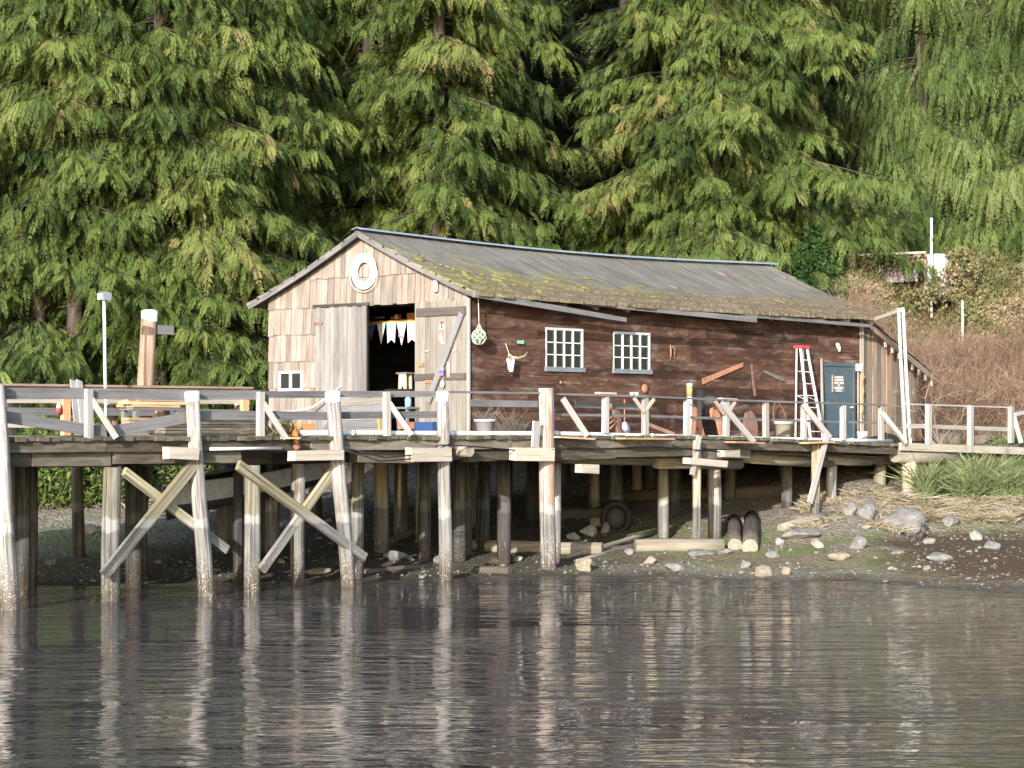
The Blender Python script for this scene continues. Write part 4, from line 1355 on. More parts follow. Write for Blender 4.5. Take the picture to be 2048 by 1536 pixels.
r4 = thing('back_railing', 'reddish capped railing along the landward side of the wide deck', 'railing', on_Y(250, 860, 42.0))
for px, yt in ((-5, 781), (131, 776), (318, 778), (489, 777)):
    m = MB(); a = on_Y(px, yt, 41.9); m.beam((a.x, a.y, DECK), a, 0.19, 0.12, up=(0, 1, 0)); m.build('post', M['lumber'], r4)
MB().beam(on_Y(-30, 769, 41.9), on_Y(500, 776, 41.9), 0.24, 0.05).build('rail_cap', M['rail_cap'], r4)
MB().beam(on_Y(-30, 777, 41.95), on_Y(498, 783, 41.95), 0.05, 0.14).build('top_rail', M['rail_cap'], r4)
MB().beam(on_Y(-30, 800, 41.95), on_Y(498, 803, 41.95), 0.05, 0.12).build('rail', M['pale_timber'], r4)
MB().beam(on_Y(-30, 822, 41.95), on_Y(498, 826, 41.95), 0.05, 0.16).build('rail', M['grey_board'], r4)
MB().beam(on_Y(-30, 850, 41.95), on_Y(210, 852, 41.95), 0.05, 0.10).build('rail', M['pale_timber'], r4)
# outer row of piles with white caps on the landward side
for px, ytop, w, mat, cap in ((155, 795, 24, 'pile_grey', None), (222, 797, 28, 'pile_red', 'cap_metal'), (482, 798, 27, 'pile_red', 'cap_metal'), (25, 800, 24, 'pile_grey', None)):
    a = on_Y(px, ytop, 42.25)
    s = FPX / w2c(a.x, a.y)[1]
    p = MB().tube([(a.x + .05, a.y, ground(a.x, a.y) - 0.4), ((a.x), a.y, 2), a], [w / s / 2 * 1.1, w / s / 2, w / s / 2], 12, 0.04).build('pile', M[mat], pier)
    if cap:
        MB().lathe(a - Z * 0.14, [(w / s / 2 * 1.1, 0), (w / s / 2 * 1.1, 0.14), (0, 0.18)], 12).build('pile_cap', M[cap], p)
# ------------------------------------------------------------------ things on and in the shed
def solo(m, name, mat, label, cat, group=None):
    return tag(m.build(name, M[mat]), label, cat, group)

# life ring on the gable
c = on_X(728, 544, XG - 0.12)
ring = thing('life_ring', 'white life ring hung under the peak of the shingled gable', 'life ring', c)
m = MB()
RR, rr = 0.315, 0.10
vs, fs = [], []
for i in range(32):
    a = 2 * math.pi * i / 32
    for k in range(12):
        b = 2 * math.pi * k / 12
        q = RR + rr * math.cos(b)
        vs.append((c.x + 0.055 * math.sin(b), c.y + q * math.cos(a), c.z + q * math.sin(a) * 1.03))
for i in range(32):
    for k in range(12):
        fs.append((i * 12 + k, i * 12 + (k + 1) % 12, ((i + 1) % 32) * 12 + (k + 1) % 12, ((i + 1) % 32) * 12 + k))
m.add(vs, fs, None, True)
m.build('ring', M['white'], ring)
m = MB()
pts = []
for i in range(49):
    a = 2 * math.pi * i / 48 + 0.4
    sagg = 0.02 * math.sin(2 * a) ** 2 + (0.035 if math.sin(a) < 0 else 0)
    pts.append((c.x - 0.02, c.y + (0.43 + sagg) * math.cos(a), c.z + (0.43 + sagg) * math.sin(a)))
m.tube(pts, 0.011, 5)
m.tube([(c.x, c.y, c.z + .42), (c.x + .05, c.y, c.z + 0.58)], 0.01, 5)
m.build('grab_rope', M['rope'], ring)
for k in range(4):
    a = math.pi / 4 + k * math.pi / 2
    p = Vector((c.x - 0.05, c.y + RR * math.cos(a), c.z + RR * math.sin(a)))
    MB().box(p.x - .012, p.x + .02, p.y - .03, p.y + .03, p.z - .03, p.z + .03).build('band', M['pot_grey'], ring)

# wall lamp
c = on_X(875, 571, XG - 0.05)
wl = thing('wall_lamp', 'small white jar lamp on the gable above the open door leaf', 'lamp', c)
MB().lathe(c + Vector((-.06, 0, -.02)), [(0.0, -.13), (0.05, -.12), (0.06, -.05), (0.055, 0.06)], 12).build('glass_jar', plain('milky_glass', (0.75, 0.78, 0.76), 0.2), wl)
MB().lathe(c + Vector((-.06, 0, .045)), [(0.06, 0), (0.06, 0.06), (0.03, 0.09), (0, 0.09)], 12).build('fitting', M['galv'], wl)

# bunting strung inside the doorway
XB = XG + 1.0
bunt = thing('bunting', 'string of pale cloth pennants hanging inside the open doorway', 'bunting', on_X(790, 645, XB))
def bp(px, py): return on_X(px, py, XB)
cloths = {n: plain(n, c_, 0.9, 0.06) for n, c_ in (('navy_cloth', (0.10, 0.16, 0.34)), ('teal_cloth', (0.30, 0.50, 0.56)), ('white_cloth', (0.78, 0.78, 0.78)), ('pale_blue_cloth', (0.42, 0.52, 0.70)))}
def pennant(x0, x1, yt, yb, shape, mat):
    a, b = bp(x0, yt), bp(x1, yt - 0.8)
    mid = bp((x0 + x1) / 2, yb)
    if shape == 'point':
        poly = [a, b, mid]
    else:
        q = 0.22
        l, r = bp(x0 + (x1 - x0) * 0.10, yb), bp(x1 - (x1 - x0) * 0.14, yb - 1)
        n = bp((x0 + x1) / 2, yb - 8)
        poly = [a, b, r, n, l]
    o = MB().prism(poly, X, 0.008).build('pennant', mat, bunt)
    return o
pennant(734, 751, 648, 680, 'point', cloths['navy_cloth'])
pennant(753, 771, 645, 689, 'point', cloths['white_cloth'])
pennant(773, 792, 645, 687, 'tail', cloths['pale_blue_cloth'])
p4 = pennant(793, 813, 644, 691, 'point', cloths['white_cloth'])
p5 = pennant(814, 834, 642, 686, 'tail', cloths['white_cloth'])
pennant(836, 852, 641, 685, 'point', cloths['white_cloth'])
o3 = MB().prism([bp(773.5, 646), bp(791.5, 645), bp(791.2, 656), bp(774, 657)], -X, 0.004).build('green_panel', cloths['teal_cloth'], bunt)
MB().prism([bp(796.6, 669), bp(808, 674), bp(806.6, 679), bp(798, 674)], -X, 0.005).build('red_stripe', plain('red_cloth', (0.62, 0.16, 0.24), 0.9), p4)
m = MB()
cc = bp(804.5, 659)
m.tube([(cc.x - 0.006, cc.y + 0.062 * math.cos(t * math.pi / 8), cc.z + 0.062 * math.sin(t * math.pi / 8)) for t in range(17)], 0.008, 5)
m.tube([(cc.x - 0.006, cc.y - .028, cc.z), (cc.x - 0.006, cc.y + .028, cc.z)], 0.007, 5)
m.tube([(cc.x - 0.006, cc.y, cc.z - .028), (cc.x - 0.006, cc.y, cc.z + .028)], 0.007, 5)
m.build('round_emblem', plain('blue_print', (0.25, 0.30, 0.5), 0.9), p4)
m = MB()
for a, b in (((728, 650), (764, 644.5)), ((764, 644.5), (800, 643)), ((800, 643), (860, 639))):
    m.beam(bp(*a), bp(*b), 0.012, 0.05)
m.build('tape', plain('orange_tape', (0.72, 0.33, 0.12), 0.8), bunt)

# shelf with bits on it behind the bunting
XS = XG + 1.75
sh = thing('wall_shelf', 'dark loft shelf above the bunting inside the doorway', 'shelf', on_X(800, 641, XS))
a, b = on_X(722, 643, XS), on_X(866, 640, XS)
MB().box(XS - .15, XS + .25, min(a.y, b.y), max(a.y, b.y), a.z - .05, a.z).build('board', M['old_timber'], sh)
for yy in (min(a.y, b.y) + 0.06, max(a.y, b.y) - 0.06):
    MB().box(XS, XS + .06, yy - .03, yy + .03, a.z + 0.001, 6.1).build('hanger', M['old_timber'], sh)
zS = a.z
def on_shelf(px): p = on_X(px, 640, XS); return Vector((p.x, p.y, zS))
p = on_shelf(822)
m = MB().prism([p + Y * .12, p - Y * .12, p + Vector((0, -.15, .16)), p + Vector((0, .15, .16))], X, 0.2)
ob = solo(m, 'orange_bin', 'orange', 'orange tapered bin on the loft shelf in the doorway', 'bin')
p = on_shelf(802)
solo(MB().lathe(p - X * .05, [(0, 0), (.05, 0), (.05, .13), (0, .13)], 12), 'red_tin', 'red', 'red tin beside the orange bin on the loft shelf', 'tin')
p = on_shelf(797.5)
solo(MB().lathe(p - X * .08, [(0, 0), (.035, 0), (.035, .12), (0, .13)], 12), 'white_tin', 'white', 'slim white tin next to the red tin on the loft shelf', 'tin')
p = on_shelf(787)
solo(MB().tube([p + Vector((0, .09, .05)), p + Vector((0, -.09, .05))], .035, 8), 'yellow_float', 'yellow', 'small yellow float lying on the loft shelf', 'float')
p = on_shelf(757)
solo(MB().tube([p + Vector((0, .21, .08)), p + Vector((0, 0, .075)), p + Vector((0, -.2, .085))], .022, 8), 'white_rod', 'white', 'thin white rod lying on the shaded end of the loft shelf', 'rod')

# bench and plank stool in the doorway
p = on_X(808, 778, XG + 0.75)
zt = p.z
wb = thing('work_bench', 'dark work bench just inside the doorway under the stool', 'bench', (p.x + .3, p.y, DECK))
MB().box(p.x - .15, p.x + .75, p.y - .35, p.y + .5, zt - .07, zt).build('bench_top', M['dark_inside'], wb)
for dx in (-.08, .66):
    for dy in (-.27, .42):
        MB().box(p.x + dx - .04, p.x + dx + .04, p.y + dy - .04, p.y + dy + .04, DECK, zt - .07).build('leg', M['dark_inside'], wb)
st = thing('plank_stool', 'small grey plank stool with a notched leg board standing on the bench in the doorway', 'stool', (p.x, p.y, zt))
MB().box(p.x - .1, p.x + .2, p.y - .17, p.y + .17, zt + .36, zt + .395).build('seat', M['grey_board'], st)
for dx in (-.06, .12):
    q = Vector((p.x + dx, p.y, zt))
    MB().prism([q + Y * .13, q + Vector((0, .05, 0)), q + Vector((0, 0, .1)), q - Y * .05, q - Y * .13, q + Vector((0, -.12, .358)), q + Vector((0, .12, .358))], X, .03, gdir=Z).build('leg_board', M['pale_timber'], st)

# ornaments nailed to the open door leaf
def orn(px, py, off=0.10): return on_X(px, py, XG - off)
p = orn(885, 652)
t = thing('door_ornament', 'tiny red and white boat ornament high on the open door leaf', 'ornament', p)
MB().box(p.x - .03, p.x, p.y - .06, p.y + .06, p.z - .08, p.z + .05).build('hull_block', M['white'], t)
MB().box(p.x - .04, p.x - .031, p.y - .025, p.y + .025, p.z - .06, p.z + .05).build('stripe', M['red'], t)
MB().box(p.x - .035, p.x, p.y - .04, p.y + .04, p.z + .051, p.z + .10).build('roof_block', M['red'], t)
p = orn(884, 678)
m = MB().prism([p + Vector((0, .05, .10)), p + Vector((0, .065, .03)), p + Vector((0, .0, -.10)), p + Vector((0, -.09, -.11)), p + Vector((0, -.03, -.06)), p + Vector((0, -.005, .06))], -X, .03)
solo(m, 'wooden_fish', 'bone', 'small pale wooden fish nailed to the middle of the open door leaf', 'ornament')
p = orn(884, 742, .22)
t = thing('painted_float', 'pink and blue striped float tied to the diagonal brace of the door leaf', 'float', p)
MB().lathe(p - Z * .12, [(0, 0), (.05, .02), (.055, .06)], 10).build('lower_band', plain('pink_paint', (0.75, 0.2, 0.4), 0.5), t)
MB().lathe(p - Z * .058, [(.055, 0), (.06, .04), (.055, .08)], 10).build('middle_band', plain('cobalt_paint', (0.1, 0.12, 0.5), 0.5), t)
MB().lathe(p + Z * .024, [(.055, 0), (.05, .05), (0, .07)], 10).build('upper_band', plain('pink_paint_2', (0.70, 0.25, 0.4), 0.5), t)
p = orn(897, 738, .13)
solo(MB().box(p.x - .012, p.x + .012, p.y - .03, p.y + .03, p.z - .18, p.z + .16), 'thermometer', 'white', 'narrow white thermometer strip low on the open door leaf', 'thermometer')
p = orn(885, 767, .2)
t = thing('white_fishing_float', 'white teardrop fishing float hanging from the foot of the door brace', 'float', p)
MB().lathe(p - Z * .10, [(0, 0), (.035, .03), (.05, .09), (.03, .16), (0, .19)], 10).build('body', M['white'], t)
MB().tube([p + Z * .09, p + Vector((.08, 0, .22))], .006, 5).build('cord', M['rope'], t)
p = orn(855, 703)
solo(MB().tube([p + Vector((-.02, .06, -.01)), p + Vector((-.03, .0, .012)), p + Vector((-.02, -.08, .02))], [.008, .018, .01], 6), 'shell_handle', 'bone', 'bone coloured peg on the door leaf, nearer the doorway edge', 'peg')
p = orn(911, 702)
solo(MB().tube([p + Vector((-.02, .04, 0)), p + Vector((-.03, -.03, .008))], [.018, .012], 6), 'bone_peg', 'bone', 'bone coloured peg on the door leaf, close to the corner board', 'peg')
p = orn(841, 729, .145)
solo(MB().box(p.x - .01, p.x + .01, p.y - .09, p.y + .08, p.z - .045, p.z + .045), 'rust_plate', 'rust', 'rusty plate screwed to the middle ledge of the door leaf', 'plate')
p = orn(858, 761, .11)
solo(MB().box(p.x - .02, p.x + .02, p.y - .11, p.y + .11, p.z - .05, p.z + .05), 'rust_hasp', 'rust', 'rusty hasp low on the open door leaf below the ledge', 'hasp')

# ------------------------------------------------------------------ things on the long dark wall
yw = YS - 0.02
# glass ball in a net
c = on_Y(958, 674, YS - 0.28)
nf = thing('net_float', 'glass ball in a white rope net hanging from the front corner of the eaves', 'float', c)
rb = 0.155
MB().lathe(c - Z * rb, [(rb * math.sin(a), rb - rb * math.cos(a)) for a in [math.pi * k / 10 for k in range(11)]], 16).build('glass_ball', M['float_glass'], nf)
m = MB()
q = rb + 0.012
for k in range(7):
    for sg in (-1, 1):
        pts = []
        for j in range(13):
            a = math.pi * (0.02 + 0.96 * j / 12)
            b = 2 * math.pi * k / 7 + sg * 0.75 * math.sin(a * 2) + sg * 0.25 * j / 12
            pts.append(c + Vector((q * math.sin(a) * math.cos(b), q * math.sin(a) * math.sin(b), q * math.cos(a) * 1.04)))
        m.tube(pts, 0.0115, 4)
for k in range(6):
    b = 2 * math.pi * k / 6
    m.tube([c + Vector((.09 * math.cos(b), .09 * math.sin(b), .13)), c + Z * .30], 0.009, 4)
m.build('net', M['rope'], nf)
MB().tube([c + Z * .29, c + Vector((-.01, .0, .55)), (c.x - .03, c.y, 6.13)], 0.011, 5).build('rope', M['rope'], nf)
# cow skull
c = on_Y(1021, 727, YS - 0.16)
sk = thing('cow_skull', 'bleached cow skull with one long curved horn hung on the dark wall', 'skull', c)
m = MB()
prof = [(.02, -.20, .045, .05), (.0, -.13, .07, .07), (0, -.03, .075, .085), (0, .06, .115, .09), (0, .12, .12, .08), (0, .17, .08, .05)]
vs, fs = [], []
for (ox, h, w, dp) in prof:
    for k in range(10):
        a = 2 * math.pi * k / 10
        vs.append((c.x + ox + w * math.cos(a), c.y - 0.01 + dp * math.sin(a), c.z + h))
for i in range(len(prof) - 1):
    for k in range(10):
        fs.append((i * 10 + k, i * 10 + (k + 1) % 10, (i + 1) * 10 + (k + 1) % 10, (i + 1) * 10 + k))
fs += [tuple(range(9, -1, -1)), tuple(range(50, 60))]
m.add(vs, fs, None, True)
m.build('skull_bone', M['bone'], sk)
for sx in (-1, 1):
    m = MB(); m.tube([c + Vector((sx * .05, -.07, .09)), c + Vector((sx * .075, -.082, .06))], [.022, .012], 8); m.build('eye_socket', M['charcoal'], sk)
m = MB(); m.tube([c + Vector((.08, -.0, .14)), c + Vector((.25, -.02, .13)), c + Vector((.42, -.06, .18)), c + Vector((.50, -.09, .28))], [.04, .035, .025, .006], 9); m.build('horn', M['horn'], sk)
m = MB(); m.tube([c + Vector((-.08, -.0, .14)), c + Vector((-.16, -.10, .15)), c + Vector((-.19, -.2, .2))], [.04, .03, .008], 9); m.build('horn', M['horn'], sk)
m = MB(); m.tube([c + Vector((-.02, .0, .17)), c + Vector((-.06, .1, .47))], .008, 5); m.tube([c + Vector((-.07, .0, .15)), c + Vector((-.04, .03, .26)), c + Vector((.05, 0, .16))], .008, 5); m.build('cord', M['rope'], sk)
# flat things
def wall_poly(pts, off=0.03, th=0.02):
    return MB().prism([on_Y(a, b, yw - off) for a, b in pts], -Y, th)
solo(wall_poly([(1034, 681), (1047, 681), (1047, 688), (1035, 687)]), 'green_plate', 'green', 'small pale green plate on the dark wall above the skull', 'plate')
saw = wall_poly([(1404, 757), (1404, 769), (1486, 733), (1485.5, 725)], 0.02, 0.012)
solo(saw, 'crosscut_saw', 'rust', 'wide rusty saw blade fixed slanting on the dark wall', 'saw blade')
solo(wall_poly([(1501, 728), (1504, 728), (1512, 792), (1508, 793), (1505, 775)], 0.02, 0.014), 'pruning_saw', 'rust_dark', 'narrow rusty saw hanging upright on the dark wall', 'saw')
solo(MB().lathe(on_Y(1289, 777, yw - .02), [(0, 0), (.115, 0), (.11, .03), (.04, .035), (0, .03)], 18, axis=(0, -1, 0)), 'rusty_disc', 'rust', 'round rusty disc on the dark wall below the second window', 'disc')
solo(MB().lathe(on_Y(1121, 765, yw - .02), [(0, 0), (.04, 0), (.035, .03), (0, .035)], 12, axis=(0, -1, 0)), 'rusty_boss', 'rust', 'small round rusty boss on the dark wall below the first window', 'boss')
m = MB(); m.tube([on_Y(1341, 690, yw - .06), on_Y(1342, 705, yw - .08), on_Y(1341, 720, yw - .05)], [.014, .02, .012], 6); m.tube([on_Y(1344, 692, yw - .04), on_Y(1350, 700, yw - .06), on_Y(1348, 716, yw - .04)], .01, 6)
solo(m, 'ice_tongs', 'rust', 'rusty tongs hanging beside the second window', 'tongs')
solo(wall_poly([(1524, 744), (1530, 741), (1572, 757), (1570, 763), (1555, 759)], 0.005, 0.012), 'faded_board', 'old_timber', 'faded thin board fixed slanting between saw and step ladder', 'board')
# small white skull over the blue door
c = on_Y(1677, 694, YS - 0.1)
s2 = thing('small_skull', 'small white animal skull on the dark wall over the blue door', 'skull', c)
m = MB()
prof = [(.05, -.13, .025, .03), (.03, -.05, .04, .05), (-.01, .02, .075, .06), (-.04, .08, .07, .05), (-.05, .11, .03, .03)]
vs, fs = [], []
for (ox, h, w, dp) in prof:
    for k in range(8):
        a = 2 * math.pi * k / 8
        vs.append((c.x + ox + w * math.cos(a), c.y + dp * math.sin(a), c.z + h))
for i in range(len(prof) - 1):
    for k in range(8):
        fs.append((i * 8 + k, i * 8 + (k + 1) % 8, (i + 1) * 8 + (k + 1) % 8, (i + 1) * 8 + k))
fs += [tuple(range(7, -1, -1)), tuple(range(32, 40))]
m.add(vs, fs, None, True); m.build('skull_bone', M['bone'], s2)
for sx in (-1, 1):
    MB().tube([c + Vector((-.02 + sx * .03, -.04, .04)), c + Vector((-.02 + sx * .035, -.066, .03))], .016, 6).build('eye_socket', M['charcoal'], s2)
# notice on the blue door: a weathered board with six lines of worn lettering
na, nb = on_Y(1665, 751, YS - 0.012), on_Y(1688, 785, YS - 0.012)
nt = thing('door_notice', 'weathered notice with six lines of lettering on the blue door', 'sign', ((na.x + nb.x) / 2, na.y, nb.z))
MB().box(na.x, nb.x, na.y - .015, na.y, nb.z, na.z).build('board', plain('grey_brown_sign', (0.17, 0.16, 0.15), 0.8, 0.15), nt)
m = MB()
W_, H_ = nb.x - na.x, na.z - nb.z
def letters(u0, u1, v, h):
    u = u0
    while u < u1 - 0.03:
        w = R.uniform(0.07, 0.095)
        x0, x1 = na.x + u * W_, na.x + min(u + w, u1) * W_
        z0, z1 = nb.z + (v - h / 2) * H_, nb.z + (v + h / 2) * H_
        y0, y1 = na.y - .021, na.y - .0152
        k = R.randrange(4)
        t_ = (x1 - x0) * 0.32
        m.box(x0, x0 + t_, y0, y1, z0, z1)
        if k in (0, 2): m.box(x1 - t_, x1, y0, y1, z0, z1)
        if k in (0, 1, 3): m.box(x0 + t_, x1 - (t_ if k == 0 else 0), y0 + .0004, y1, z1 - (z1 - z0) * .28, z1)
        if k in (1, 3): m.box(x0 + t_, x1, y0 + .0004, y1, z0, z0 + (z1 - z0) * .28)
        if k in (2, 3): m.box(x0 + t_, x1 - (t_ if k == 2 else 0), y0 + .0004, y1, (z0 + z1) / 2 - (z1 - z0) * .14, (z0 + z1) / 2 + (z1 - z0) * .14)
        u += w + 0.022
for u0, u1, v in ((.16, .86, .90), (.14, .90, .74), (.12, .48, .57), (.56, .92, .57), (.42, .64, .42), (.08, .94, .27), (.26, .78, .11)):
    letters(u0, u1, v, .115)
m.build('lettering', plain('pale_letters', (0.62, 0.60, 0.57), 0.8, 0.1), nt)
MB().box(na.x - .035, na.x - .002, na.y - .02, na.y - .001, nb.z, na.z + .02).build('edge_strip', M['pale_board'], nt)
# board leaning beside the blue door
a, b = on_Y(1643, 717, YS - 0.10), on_Y(1646, 838, YS - 0.32)
b.z = deck_z(b.x)
solo(MB().beam(b, a, .10, .03, up=(0, 1, 0), taper=.7), 'leaning_board', 'pale_timber', 'narrow pale board leaning upright against the blue door frame', 'board')
# white box with conduit and orange cord at the far corner
p = on_Y(1718, 735, YS - .10)
eb = thing('electric_box', 'white electric box on the corner board beside the blue door', 'electric box', p)
MB().box(p.x - .11, p.x + .11, p.y - .04, p.y + .035, p.z - .1, p.z + .1).build('box_body', M['white_plastic'], eb)
MB().tube([(p.x - .02, p.y + .02, p.z - .1), (p.x - .02, p.y + .02, deck_z(p.x))], .018, 8).build('conduit', M['pale_board'], eb)
m = MB()
pts = [p + Vector((.06 + .035 * math.sin(k * 1.9), -.06 + .02 * math.cos(k * 2.7), -.1 - k * .13)) for k in range(11)]
m.tube(pts, .022, 6); m.tube([q + Vector((.035, -.01, -.03)) for q in pts[:8]], .018, 6)
solo(m, 'extension_cord', 'orange', 'coiled orange extension cord hanging under the white electric box', 'cord')
# step ladder
ld = thing('step_ladder', 'tall aluminium step ladder with a red top standing before the dark wall', 'ladder', on_Y(1620, 875, 36.2))
yt, yfb, ybb = 36.7, 36.15, 36.98
fl0, fr0 = on_Y(1601, 696, yt), on_Y(1614, 697, yt)
fl1, fr1 = on_Y(1622, 876, yfb), on_Y(1649, 876, yfb)
for q in (fl1, fr1): q.z = deck_z(q.x) + 0.005
for a, b in ((fl0, fl1), (fr0, fr1)):
    MB().beam(b, a, .075, .035, up=(0, 1, 0)).build('front_rail', M['aluminium'], ld)
bl0, br0 = on_Y(1593.5, 694, yt + .12), on_Y(1606, 694, yt + .12)
bl1, br1 = on_Y(1591, 866, ybb), on_Y(1612, 866, ybb)
for q in (bl1, br1): q.z = deck_z(q.x) + 0.005
for a, b in ((bl0, bl1), (br0, br1)):
    MB().beam(b, a, .04, .03, up=(0, 1, 0)).build('back_leg', M['aluminium'], ld)
for k in range(1, 8):
    t_ = k / 8
    a, b = fl0.lerp(fl1, t_), fr0.lerp(fr1, t_)
    MB().beam(a, b, .085, .022).build('tread', M['aluminium'], ld)
for k in (2, 4, 6):
    t_ = k / 8
    MB().beam(bl0.lerp(bl1, t_), br0.lerp(br1, t_), .03, .02).build('back_bar', M['aluminium'], ld)
cx_ = (fl0 + fr0 + bl0 + br0) / 4
MB().frame(Vector((cx_.x, cx_.y, fl0.z + .03)), X, Y, Z, .40, .26, .07).build('top_cap', M['red'], ld)
for a, b in ((fl0.lerp(fl1, .55), bl0.lerp(bl1, .5)), (fr0.lerp(fr1, .55), br0.lerp(br1, .5))):
    MB().beam(a, b, .02, .015).build('spreader', M['aluminium'], ld)

# ------------------------------------------------------------------ things on the narrow walkway
def at_deck(px, y):
    r = (px - 1024.0) / FPX
    d = y / (-ST * r + CT)
    x, yy = c2w((px - 1024.0) / FPX * d, d)
    return Vector((x, y, deck_z(x)))
def pot(px, y, rt, rb_, h, name, mat, label):
    p = at_deck(px, y)
    t = thing(name, label, 'pot', p)
    MB().lathe(p, [(0, .004), (rb_, .004), (rt * .94, h * .84), (rt * 1.06, h * .84), (rt * 1.06, h), (rt * .92, h), (rt * .88, h * .86), (0, h * .86)], 20).build('pot_body', M[mat], t)
    return p, t
p, t = pot(970, 35.4, .235, .17, .36, 'plant_pot', 'pot_grey', 'grey plastic plant pot with bare twigs by the open door corner')
m = MB()
for k in range(46):
    a, l = R.uniform(0, 6.28), R.uniform(.2, .55)
    q = p + Vector((R.uniform(-.13, .13), R.uniform(-.13, .13), .31))
    e = q + Vector((math.cos(a) * l * .8, math.sin(a) * l * .6, l * R.uniform(.4, 1)))
    m.tube([q, q.lerp(e, .5) + Z * .03, e], [.006, .004, .003], 3, 0, False)
m.build('bare_twigs', M['twig'], t)
p = at_deck(1020, 36.2)
m = MB()
for k in range(150):
    a, l = R.uniform(0, 6.28), R.uniform(.25, .75)
    q = p + Vector((R.uniform(-.35, .35), R.uniform(-.2, .2), .0))
    e = q + Vector((math.cos(a) * l * .7, math.sin(a) * l * .4, l * R.uniform(.35, .95)))
    m.tube([q, q.lerp(e, .5) + Z * .05, e], [.007, .005, .003], 3, 0, False)
solo(m, 'dead_brush', 'twig', 'tangle of dead grey brush against the dark wall beside the grey pot', 'brush')
p, t = pot(1567, 35.0, .235, .19, .50, 'planter', 'pot_beige', 'tall beige plastic planter standing left of the step ladder')
p = at_deck(1725, 34.5)
t = thing('bucket', 'pale bluish white bucket standing at the foot of the corner post', 'bucket', p)
MB().lathe(p, [(0, .003), (.125, .003), (.15, .30), (.155, .31), (.14, .31), (.12, .05), (0, .05)], 18).build('bucket_body', M['bucket'], t)
MB().tube([p + Vector((.15 * math.cos(math.pi * k / 8), -.03 - .05 * math.sin(math.pi * k / 8), .3 + .02 * math.sin(math.pi * k / 8))) for k in range(9)], .006, 5).build('handle', M['galv'], t)
# wire hoop leaning on the wall
c = at_deck(1561, 36.7) + Z * .62
solo(MB().tube([c + Vector((.28 * math.cos(k * math.pi / 14), .12 * math.sin(k * math.pi / 14), .50 * math.sin(k * math.pi / 14) - .05)) for k in range(29)], .014, 6), 'iron_hoop', 'rust_dark', 'thin rusty iron hoop leaning on the wall behind the beige planter', 'hoop')
# rusty plates
def plate(px, y, pts, name, label, mat='rust', th=.07, lean=.22):
    p = at_deck(px, y)
    poly = [p + Vector((a, b * lean, b)) for a, b in pts]
    m = MB().prism(poly, Vector((0, -1, lean)), th)
    return p, m
rnd_pl = [(-.24, .0), (.26, .0), (.21, .55), (.17, .70), (.08, .77), (-.12, .77), (-.22, .70), (-.25, .55)]
p, m = plate(1394, 36.2, rnd_pl, 'stove_plate', '')
t = thing('stove_plate', 'rusty iron plate with rounded shoulders beside the yellow topped post', 'iron plate', p)
m.build('plate', M['rust'], t)
for a, b in ((-.08, .50), (.08, .5), (-.02, .24)):
    MB().lathe(p + Vector((a, b * .22 - .07, b)), [(0.045, 0), (.04, .02), (.0, .02)], 10, axis=(0, -1, .22)).build('boss', M['rust_dark'], t)
p, m = plate(1428, 36.25, [(-.0, .55), (.03, .74), (.1, .80), (.11, .73), (.26, .73), (.36, .62), (.40, .0), (.24, .0), (.20, .45), (.08, .62)], 'x', '')
solo(m, 'iron_hook_plate', 'rust', 'rusty hook shaped casting next to the rounded iron plate', 'casting')
p = at_deck(1500, 35.9)
m = MB().prism([p + Vector((a, .3 * b, b)) for a, b in ((-.42, .0), (.18, .0), (.36, .36), (.34, .62), (.22, .74), (.06, .70), (-.18, .40))], Vector((0, -1, .3)), .10)
solo(m, 'rusty_casting', 'rust_dark', 'lopsided brown iron casting propped up between rail braces', 'casting')
p = at_deck(1420, 36.4)
solo(MB().lathe(p + Z * .85, [(0, 0), (.14, .0), (.2, .1), (.17, .22), (.1, .24), (0, .23)], 14), 'iron_pot', 'charcoal', 'black iron pot hung on the wall above the rusty castings', 'pot')
MB()
# anchor winch heap
p = at_deck(1236, 35.6)
t = thing('rusty_winch', 'rusty hand winch with upright arms standing on the walkway', 'winch', p)
for (a, b, w) in (((.05, .0, 0), (-.12, .05, .72), .10), ((.18, .05, 0), (.06, .1, .70), .09)):
    MB().beam(p + Vector(a), p + Vector(b), w, .07, up=(0, 1, 0)).build('upright', M['rust_dark'], t)
MB().lathe(p + Vector((-.2, .05, .68)), [(0, 0), (.075, 0), (.075, .08), (.04, .08), (.04, .22), (.075, .22), (.075, .3), (0, .3)], 12, axis=(1, 0, 0)).build('drum', M['rust_dark'], t)
MB().tube([p + Vector((.25, .0, .1)), p + Vector((.24, .0, .85))], .014, 6).build('handle', M['rust'], t)
for k in range(3):
    MB().tube([p + Vector((-.1, -.02, .5 - .1 * k)), p + Vector((-.36, -.05, .42 - .13 * k))], .016, 6).build('spoke', M['rust'], t)
p = at_deck(1251, 35.1)
solo(MB().lathe(p + Vector((0, .0, .17)), [(0, 0), (.10, 0), (.15, .012), (.15, .03), (0, .035)], 14, axis=(.1, -1, .3)), 'green_disc', 'boat_paint', 'pale green grey disc propped at the foot of the winch', 'disc')
p = at_deck(1296, 36.0)
solo(MB().beam(p + Vector((.62, -.3, .05)), p + Vector((-.1, .1, .34)), .09, .09), 'angle_iron', 'rust_dark', 'rusty angle iron lying slanted behind the braced rail post', 'iron bar')
